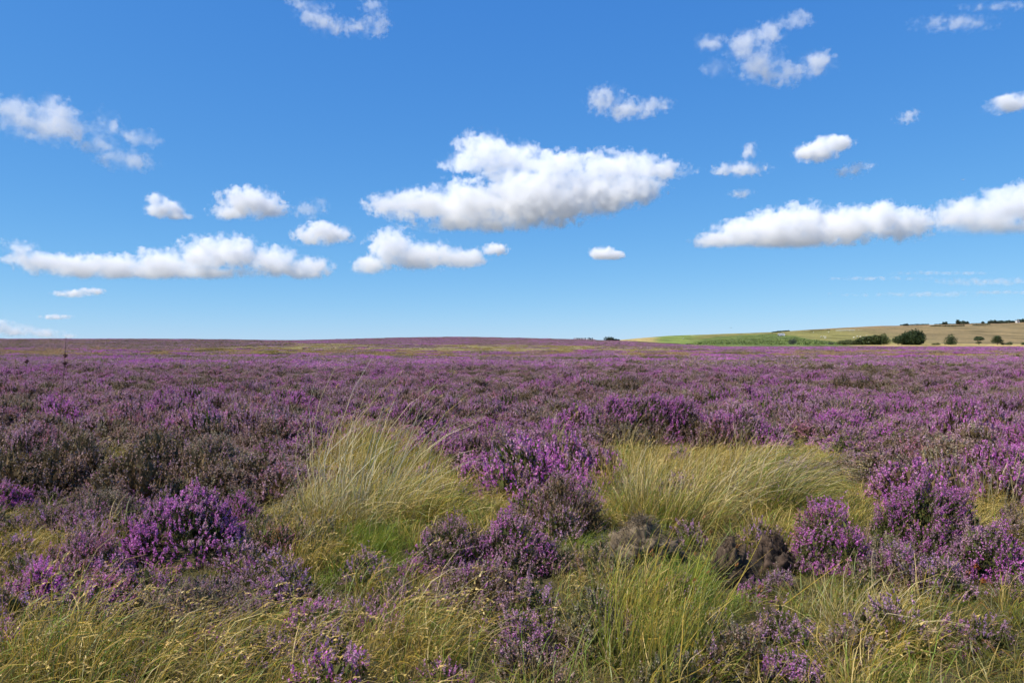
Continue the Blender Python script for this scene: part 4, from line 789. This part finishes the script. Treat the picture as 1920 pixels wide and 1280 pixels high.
for k_, (px, row) in enumerate([(1539.8, 632.8), (1544.7, 632.5), (1548.5, 632.6), (1547.5, 635.2), (1553.5, 623.6), (1525, 624), (1592.5, 620.6), (1610.5, 619.8), (1601, 634.6), (1607.5, 632.4), (1613, 632.9), (1624.6, 630.6), (1281, 636), (1298, 630.2)]):
    b0 = hb(px, row)
    if first is None: e = first = empty('sheep', b0, '', 'sheep'); kids = [link('fleece', fl_, e), link('head', hd_, e)] + [link('leg', lg_, e, (x_, y_, .22)) for x_ in (-.34, .34) for y_ in (-.14, .14)]
    else:
        e = first.copy(); C.objects.link(e); e.location = b0
        for c_ in kids: d_ = c_.copy(); C.objects.link(d_); d_.parent = e
    e.rotation_euler = (0, 0, rng.uniform(0, 6.28)); e.scale = (1.25,) * 3
    where = ('lower', 'white sheep grazing low on the olive pasture above the hedge') if 629 < row < 635.5 and px > 1400 else (('upper', 'white sheep high on the olive pasture near the stone wall') if px > 1400 else ('left', 'white sheep on the pale green left end of the hill'))
    e['label'] = where[1]; e['group'] = 'sheep on the hill, ' + where[0]

def bird(label, loc, span, mat, lift):
    e = empty('bird', loc, label, 'bird'); bm = bmesh.new(); s = span / 2
    bmesh.ops.create_icosphere(bm, subdivisions=2, radius=1, matrix=Matrix.Diagonal((s * .1, s * .42, s * .1, 1))); me = bpy.data.meshes.new('body'); bm.to_mesh(me); bm.free(); me.materials.append(mat); link('body', me, e)
    for g in (-1, 1):
        v_ = [(g * .06 * s, .2 * s, 0), (g * .5 * s, .26 * s, lift * s), (g * s, -.02 * s, lift * s * .7), (g * .5 * s, .0, lift * s), (g * .06 * s, -.12 * s, 0)]; v2 = [(a, b, c_ + .025 * s) for a, b, c_ in v_]
        prism('wing', mat, e, v_ + v2, [(0, 1, 2, 3, 4), (9, 8, 7, 6, 5)] + [(k_, (k_ + 1) % 5, (k_ + 1) % 5 + 5, k_ + 5) for k_ in range(5)])
bird('white gull flying high at the right above the long cloud', wp(1806, 337, 160), .85, M_BIRDW, .25)
bird('small dark bird flying low over the hill crest', wp(1371, 614.5, 160), .6, M_BIRDG, .15)

# ------------------------------------------------------------------ clouds: real vapour, each cloud a thing
def cloud(label, D, blobs, soft=0.38, amp=1.75, dens=2.4, nscale=2.6, bottom=None, seed=0, detail=8.0, rough=0.64, steps=7.5):
    """blobs: (px, py, rx, ry) in pixels of the photograph, built at their real size at distance D"""
    k = D / F
    cx = sum(b[0] for b in blobs) / len(blobs); cyy = sum(b[1] for b in blobs) / len(blobs)
    org = Vector(((cx - 960) * k, D, CAMH + (640 - cyy) * k)); R = sum(b[3] for b in blobs) / len(blobs) * k
    rnd = random.Random(seed); ell = []
    for (px, py, rx, ry) in blobs:
        ell.append(((px - cx) * k, rnd.uniform(-.3, .3) * ry * k, (cyy - py) * k, rx * k, max(ry * 1.5, min(rx, ry * 2.5)) * k, ry * k))
    bm = bmesh.new()
    for (x, y, z, a, b, c) in ell:
        g = 1.0 + 0.24 * amp; bmesh.ops.create_icosphere(bm, subdivisions=3, radius=1.0, matrix=Matrix.Translation((x, y, z)) @ Matrix.Diagonal((a * g, b * g, c * g, 1)))
    me = bpy.data.meshes.new('tmp'); bm.to_mesh(me); bm.free(); t = bpy.data.objects.new('tmp', me); C.objects.link(t)
    md = t.modifiers.new('r', 'REMESH'); md.mode = 'VOXEL'; md.voxel_size = max(R / 5, 1)
    hm = bpy.data.meshes.new_from_object(t.evaluated_get(bpy.context.evaluated_depsgraph_get())); hm.name = 'cloud'
    bpy.data.objects.remove(t); bpy.data.meshes.remove(me)
    ob = link('cloud', hm, None, org); m, n, L = nodes('cloud_vapour'); tc = nd(n, 'ShaderNodeTexCoord'); P = tc.outputs['Object']; acc = None
    for (x, y, z, a, b, c) in ell:
        s = nd(n, 'ShaderNodeVectorMath', operation='SUBTRACT'); L(P, s.inputs[0]); s.inputs[1].default_value = (x, y, z)
        d = nd(n, 'ShaderNodeVectorMath', operation='MULTIPLY'); L(s.outputs[0], d.inputs[0]); d.inputs[1].default_value = (1 / a, 1 / b, 1 / c)
        l = nd(n, 'ShaderNodeVectorMath', operation='LENGTH'); L(d.outputs[0], l.inputs[0])
        if acc is None: acc = l.outputs['Value']
        else:
            mn = nd(n, 'ShaderNodeMath', operation='SMOOTH_MIN'); L(acc, mn.inputs[0]); L(l.outputs['Value'], mn.inputs[1]); mn.inputs[2].default_value = 0.2; acc = mn.outputs[0]
    nz = nd(n, 'ShaderNodeTexNoise'); nz.inputs['Scale'].default_value = nscale / (R * 2); nz.inputs['Detail'].default_value = detail; nz.inputs['Roughness'].default_value = rough
    of = nd(n, 'ShaderNodeVectorMath', operation='ADD'); L(P, of.inputs[0]); of.inputs[1].default_value = (seed * 913.7 % 5000, seed * 371.3 % 5000, 0); L(of.outputs[0], nz.inputs['Vector'])
    a1 = nd(n, 'ShaderNodeMath', operation='MULTIPLY_ADD'); L(nz.outputs[0], a1.inputs[0]); a1.inputs[1].default_value = 2 * amp; a1.inputs[2].default_value = 1.0 - amp
    f = nd(n, 'ShaderNodeMath', operation='SUBTRACT'); L(a1.outputs[0], f.inputs[0]); L(acc, f.inputs[1])
    mr = nd(n, 'ShaderNodeMapRange', interpolation_type='SMOOTHSTEP'); L(f.outputs[0], mr.inputs[0]); mr.inputs[1].default_value = 0.0; mr.inputs[3].default_value = 0; mr.inputs[4].default_value = dens / (R * 2)
    n2 = nd(n, 'ShaderNodeTexNoise'); n2.inputs['Scale'].default_value = .55 / R; n2.inputs['Detail'].default_value = 1; L(of.outputs[0], n2.inputs['Vector'])     # crisp here, wispy there
    sr = nd(n, 'ShaderNodeMapRange', interpolation_type='SMOOTHSTEP'); L(n2.outputs[0], sr.inputs[0]); sr.inputs[1].default_value = .38; sr.inputs[2].default_value = .68; sr.inputs[3].default_value = soft * .5; sr.inputs[4].default_value = soft * 3.2; L(sr.outputs[0], mr.inputs[2])
    dn = mr.outputs[0]
    if bottom is not None:
        zb = (cyy - bottom) * k; sp = nd(n, 'ShaderNodeSeparateXYZ'); L(P, sp.inputs[0])
        b2 = nd(n, 'ShaderNodeMath', operation='MULTIPLY_ADD'); L(nz.outputs[0], b2.inputs[0]); b2.inputs[1].default_value = -1.0 * R; L(sp.outputs[2], b2.inputs[2])
        br = nd(n, 'ShaderNodeMapRange', interpolation_type='SMOOTHSTEP'); L(b2.outputs[0], br.inputs[0]); br.inputs[1].default_value = zb - 0.5 * R; br.inputs[2].default_value = zb + 0.1 * R
        ml = nd(n, 'ShaderNodeMath', operation='MULTIPLY'); L(dn, ml.inputs[0]); L(br.outputs[0], ml.inputs[1]); dn = ml.outputs[0]
    vol = nd(n, 'ShaderNodeVolumeScatter'); vol.inputs['Color'].default_value = (1, 1, 1, 1); vol.inputs['Anisotropy'].default_value = 0.0
    L(dn, vol.inputs['Density']); o = nd(n, 'ShaderNodeOutputMaterial'); L(vol.outputs[0], o.inputs['Volume'])
    xs = np.array([tuple(v_.co) for v_ in hm.vertices]); ext_ = xs.max(0) - xs.min(0)
    m.cycles.volume_step_rate = float(np.clip(R / steps / (np.linalg.norm(ext_) / 10), 0.02, 4))
    hm.materials.clear(); hm.materials.append(m); tag(ob, label, 'cloud', 'clouds in the sky')
W = dict(soft=1.0, dens=.9, amp=2.0)       # thin, ragged
cloud('largest cloud, two flat white decks, the upper one puffed up at its left end', 4300, [(905, 285, 50, 32), (868, 308, 42, 14), (960, 300, 60, 28), (1040, 312, 80, 24), (1150, 312, 95, 24), (1230, 320, 60, 16), (960, 330, 60, 14), (1080, 338, 120, 18), (745, 385, 55, 22), (800, 385, 70, 26), (890, 380, 100, 36), (1000, 372, 110, 46), (1110, 365, 80, 36), (1180, 355, 60, 28), (900, 418, 120, 18)], bottom=442, seed=1)
cloud('ragged white cloud hanging below the largest cloud', 4800, [(735, 465, 42, 34), (790, 478, 60, 26), (860, 482, 50, 18), (700, 500, 35, 20)], bottom=520, seed=12)
cloud('tiny white puff right of the ragged cloud', 4800, [(930, 468, 24, 11)], seed=13)
cloud('long bright cloud with a sharp white top on the right', 4200, [(1340, 450, 40, 15), (1390, 438, 50, 26), (1440, 428, 55, 30), (1500, 420, 55, 34), (1590, 422, 70, 30), (1655, 408, 45, 28), (1700, 420, 45, 28), (1480, 450, 120, 18)], bottom=470, seed=2, soft=.22)
cloud('white cloud mass cut by the right edge of the picture', 4200, [(1790, 405, 42, 30), (1850, 400, 60, 40), (1910, 385, 60, 40), (1970, 390, 60, 50), (1870, 430, 90, 18)], bottom=447, seed=21)
cloud('long low cloud bank on the left with a domed middle', 4800, [(75, 492, 45, 20), (140, 500, 60, 22), (220, 502, 70, 22), (310, 495, 60, 26), (380, 478, 50, 32), (430, 475, 55, 32), (515, 492, 45, 28), (570, 502, 45, 22), (330, 512, 200, 14)], bottom=529, seed=3)
cloud('thin wisp trailing off the left end of the low cloud bank', 4800, [(40, 465, 30, 16), (20, 485, 24, 10)], seed=31, **W)
cloud('bright round-topped cloud above the low cloud bank', 4000, [(470, 380, 55, 26), (510, 392, 28, 20), (430, 398, 34, 14)], bottom=417, seed=5)
cloud('small pale triangular cloud left of the round-topped one', 4000, [(310, 392, 40, 18), (295, 375, 22, 16), (335, 405, 30, 8)], seed=6, soft=.8, dens=2.5, amp=.9)
cloud('faint pale puff right of the round-topped cloud', 4000, [(580, 395, 28, 16), (602, 382, 18, 12)], seed=7, **W)
cloud('small white cloud just over the right end of the low bank', 4400, [(605, 438, 42, 20), (580, 442, 30, 18), (635, 440, 26, 16)], bottom=468, seed=8)
cloud('torn grey-white cloud at the left edge', 3000, [(35, 215, 40, 30), (95, 215, 45, 32), (135, 240, 45, 28), (70, 240, 60, 24)], seed=9, soft=.7, dens=1.15, amp=1.9)
cloud('ragged trailing half of the torn cloud at the left', 3000, [(235, 300, 50, 18), (265, 260, 32, 16), (205, 235, 18, 28), (185, 270, 40, 18)], seed=10, **W)
cloud('ragged cloud touching the top of the picture, left half', 2600, [(590, 25, 34, 24), (615, 48, 34, 18), (565, 5, 24, 14)], seed=14, **W)
cloud('curled cloud at the top of the picture, right half', 2600, [(705, 40, 24, 22), (670, 55, 40, 12), (700, 12, 26, 12)], seed=15, **W)
cloud('hooked white cloud high on the right', 2600, [(1395, 90, 34, 28), (1425, 120, 40, 32), (1470, 140, 50, 18), (1530, 122, 34, 24), (1440, 62, 30, 18), (1490, 40, 34, 14)], seed=16, soft=.7, dens=1.15, amp=1.9)
cloud('faint veil left of the hooked cloud', 2600, [(1330, 80, 30, 18), (1345, 125, 28, 20)], seed=17, soft=1.3, dens=1.2, amp=1.2)
cloud('fish-shaped cloud left of the hooked cloud', 2900, [(1135, 190, 36, 24), (1180, 205, 50, 16), (1230, 198, 30, 12)], seed=18, soft=.7, dens=1.15, amp=1.9)
cloud('rounded white cloud at right with a hazy top', 3400, [(1535, 285, 42, 20), (1560, 270, 42, 16), (1510, 290, 26, 14)], seed=19, soft=.6, dens=3, amp=.9)
cloud('thin wisp below the rounded cloud', 3400, [(1590, 322, 30, 10), (1615, 312, 22, 8)], seed=20, **W)
cloud('flat pale cloud right of the largest cloud', 3400, [(1390, 316, 48, 12), (1405, 285, 14, 16), (1360, 322, 24, 8)], seed=22, soft=.7, dens=1.15, amp=1.9)
cloud('faint small wisp under the flat pale cloud', 3400, [(1390, 362, 26, 9)], seed=23, soft=1.3, dens=1.6, amp=1.2)
cloud('small cloud cut by the right edge, high up', 3000, [(1890, 195, 40, 18), (1920, 190, 36, 16)], seed=24, soft=.7, dens=2.6, amp=.9)
cloud('tiny slanting wisp high at the right', 3000, [(1700, 222, 20, 11), (1712, 212, 14, 8)], seed=25, **W)
cloud('small lone cloud below the largest cloud, at its right', 4800, [(1128, 474, 28, 14), (1150, 478, 24, 10)], bottom=492, seed=26, amp=.7)
cloud('thin grey streak cloud under the low bank at the left', 5200, [(140, 550, 46, 9), (170, 546, 30, 8)], seed=27, soft=.9, dens=1.8, amp=.9)
cloud('small grey streak near the horizon at the left', 5400, [(105, 594, 34, 6)], seed=28, soft=.9, dens=1.6, amp=.9)
cloud('pale grey cloud low on the horizon at the left edge', 5600, [(20, 618, 60, 16), (75, 624, 60, 11), (0, 605, 30, 10), (120, 630, 45, 6)], seed=29, soft=1.2, dens=1.0, amp=.8)
cloud('long thin streak of high cloud low at the right, upper one', 5600, [(1640, 522, 130, 5), (1760, 512, 120, 5)], seed=30, soft=1.5, dens=.4, amp=1.2, nscale=.8)
cloud('long thin streak of high cloud low at the right, lower one', 5600, [(1860, 528, 140, 9), (1720, 552, 170, 6), (1860, 548, 120, 5)], seed=32, soft=1.5, dens=.45, amp=1.2, nscale=.8)
cloud('faint streak of high cloud at the top right', 2600, [(1790, 45, 90, 14), (1870, 12, 80, 8)], seed=33, soft=1.5, dens=.6, amp=1.2)
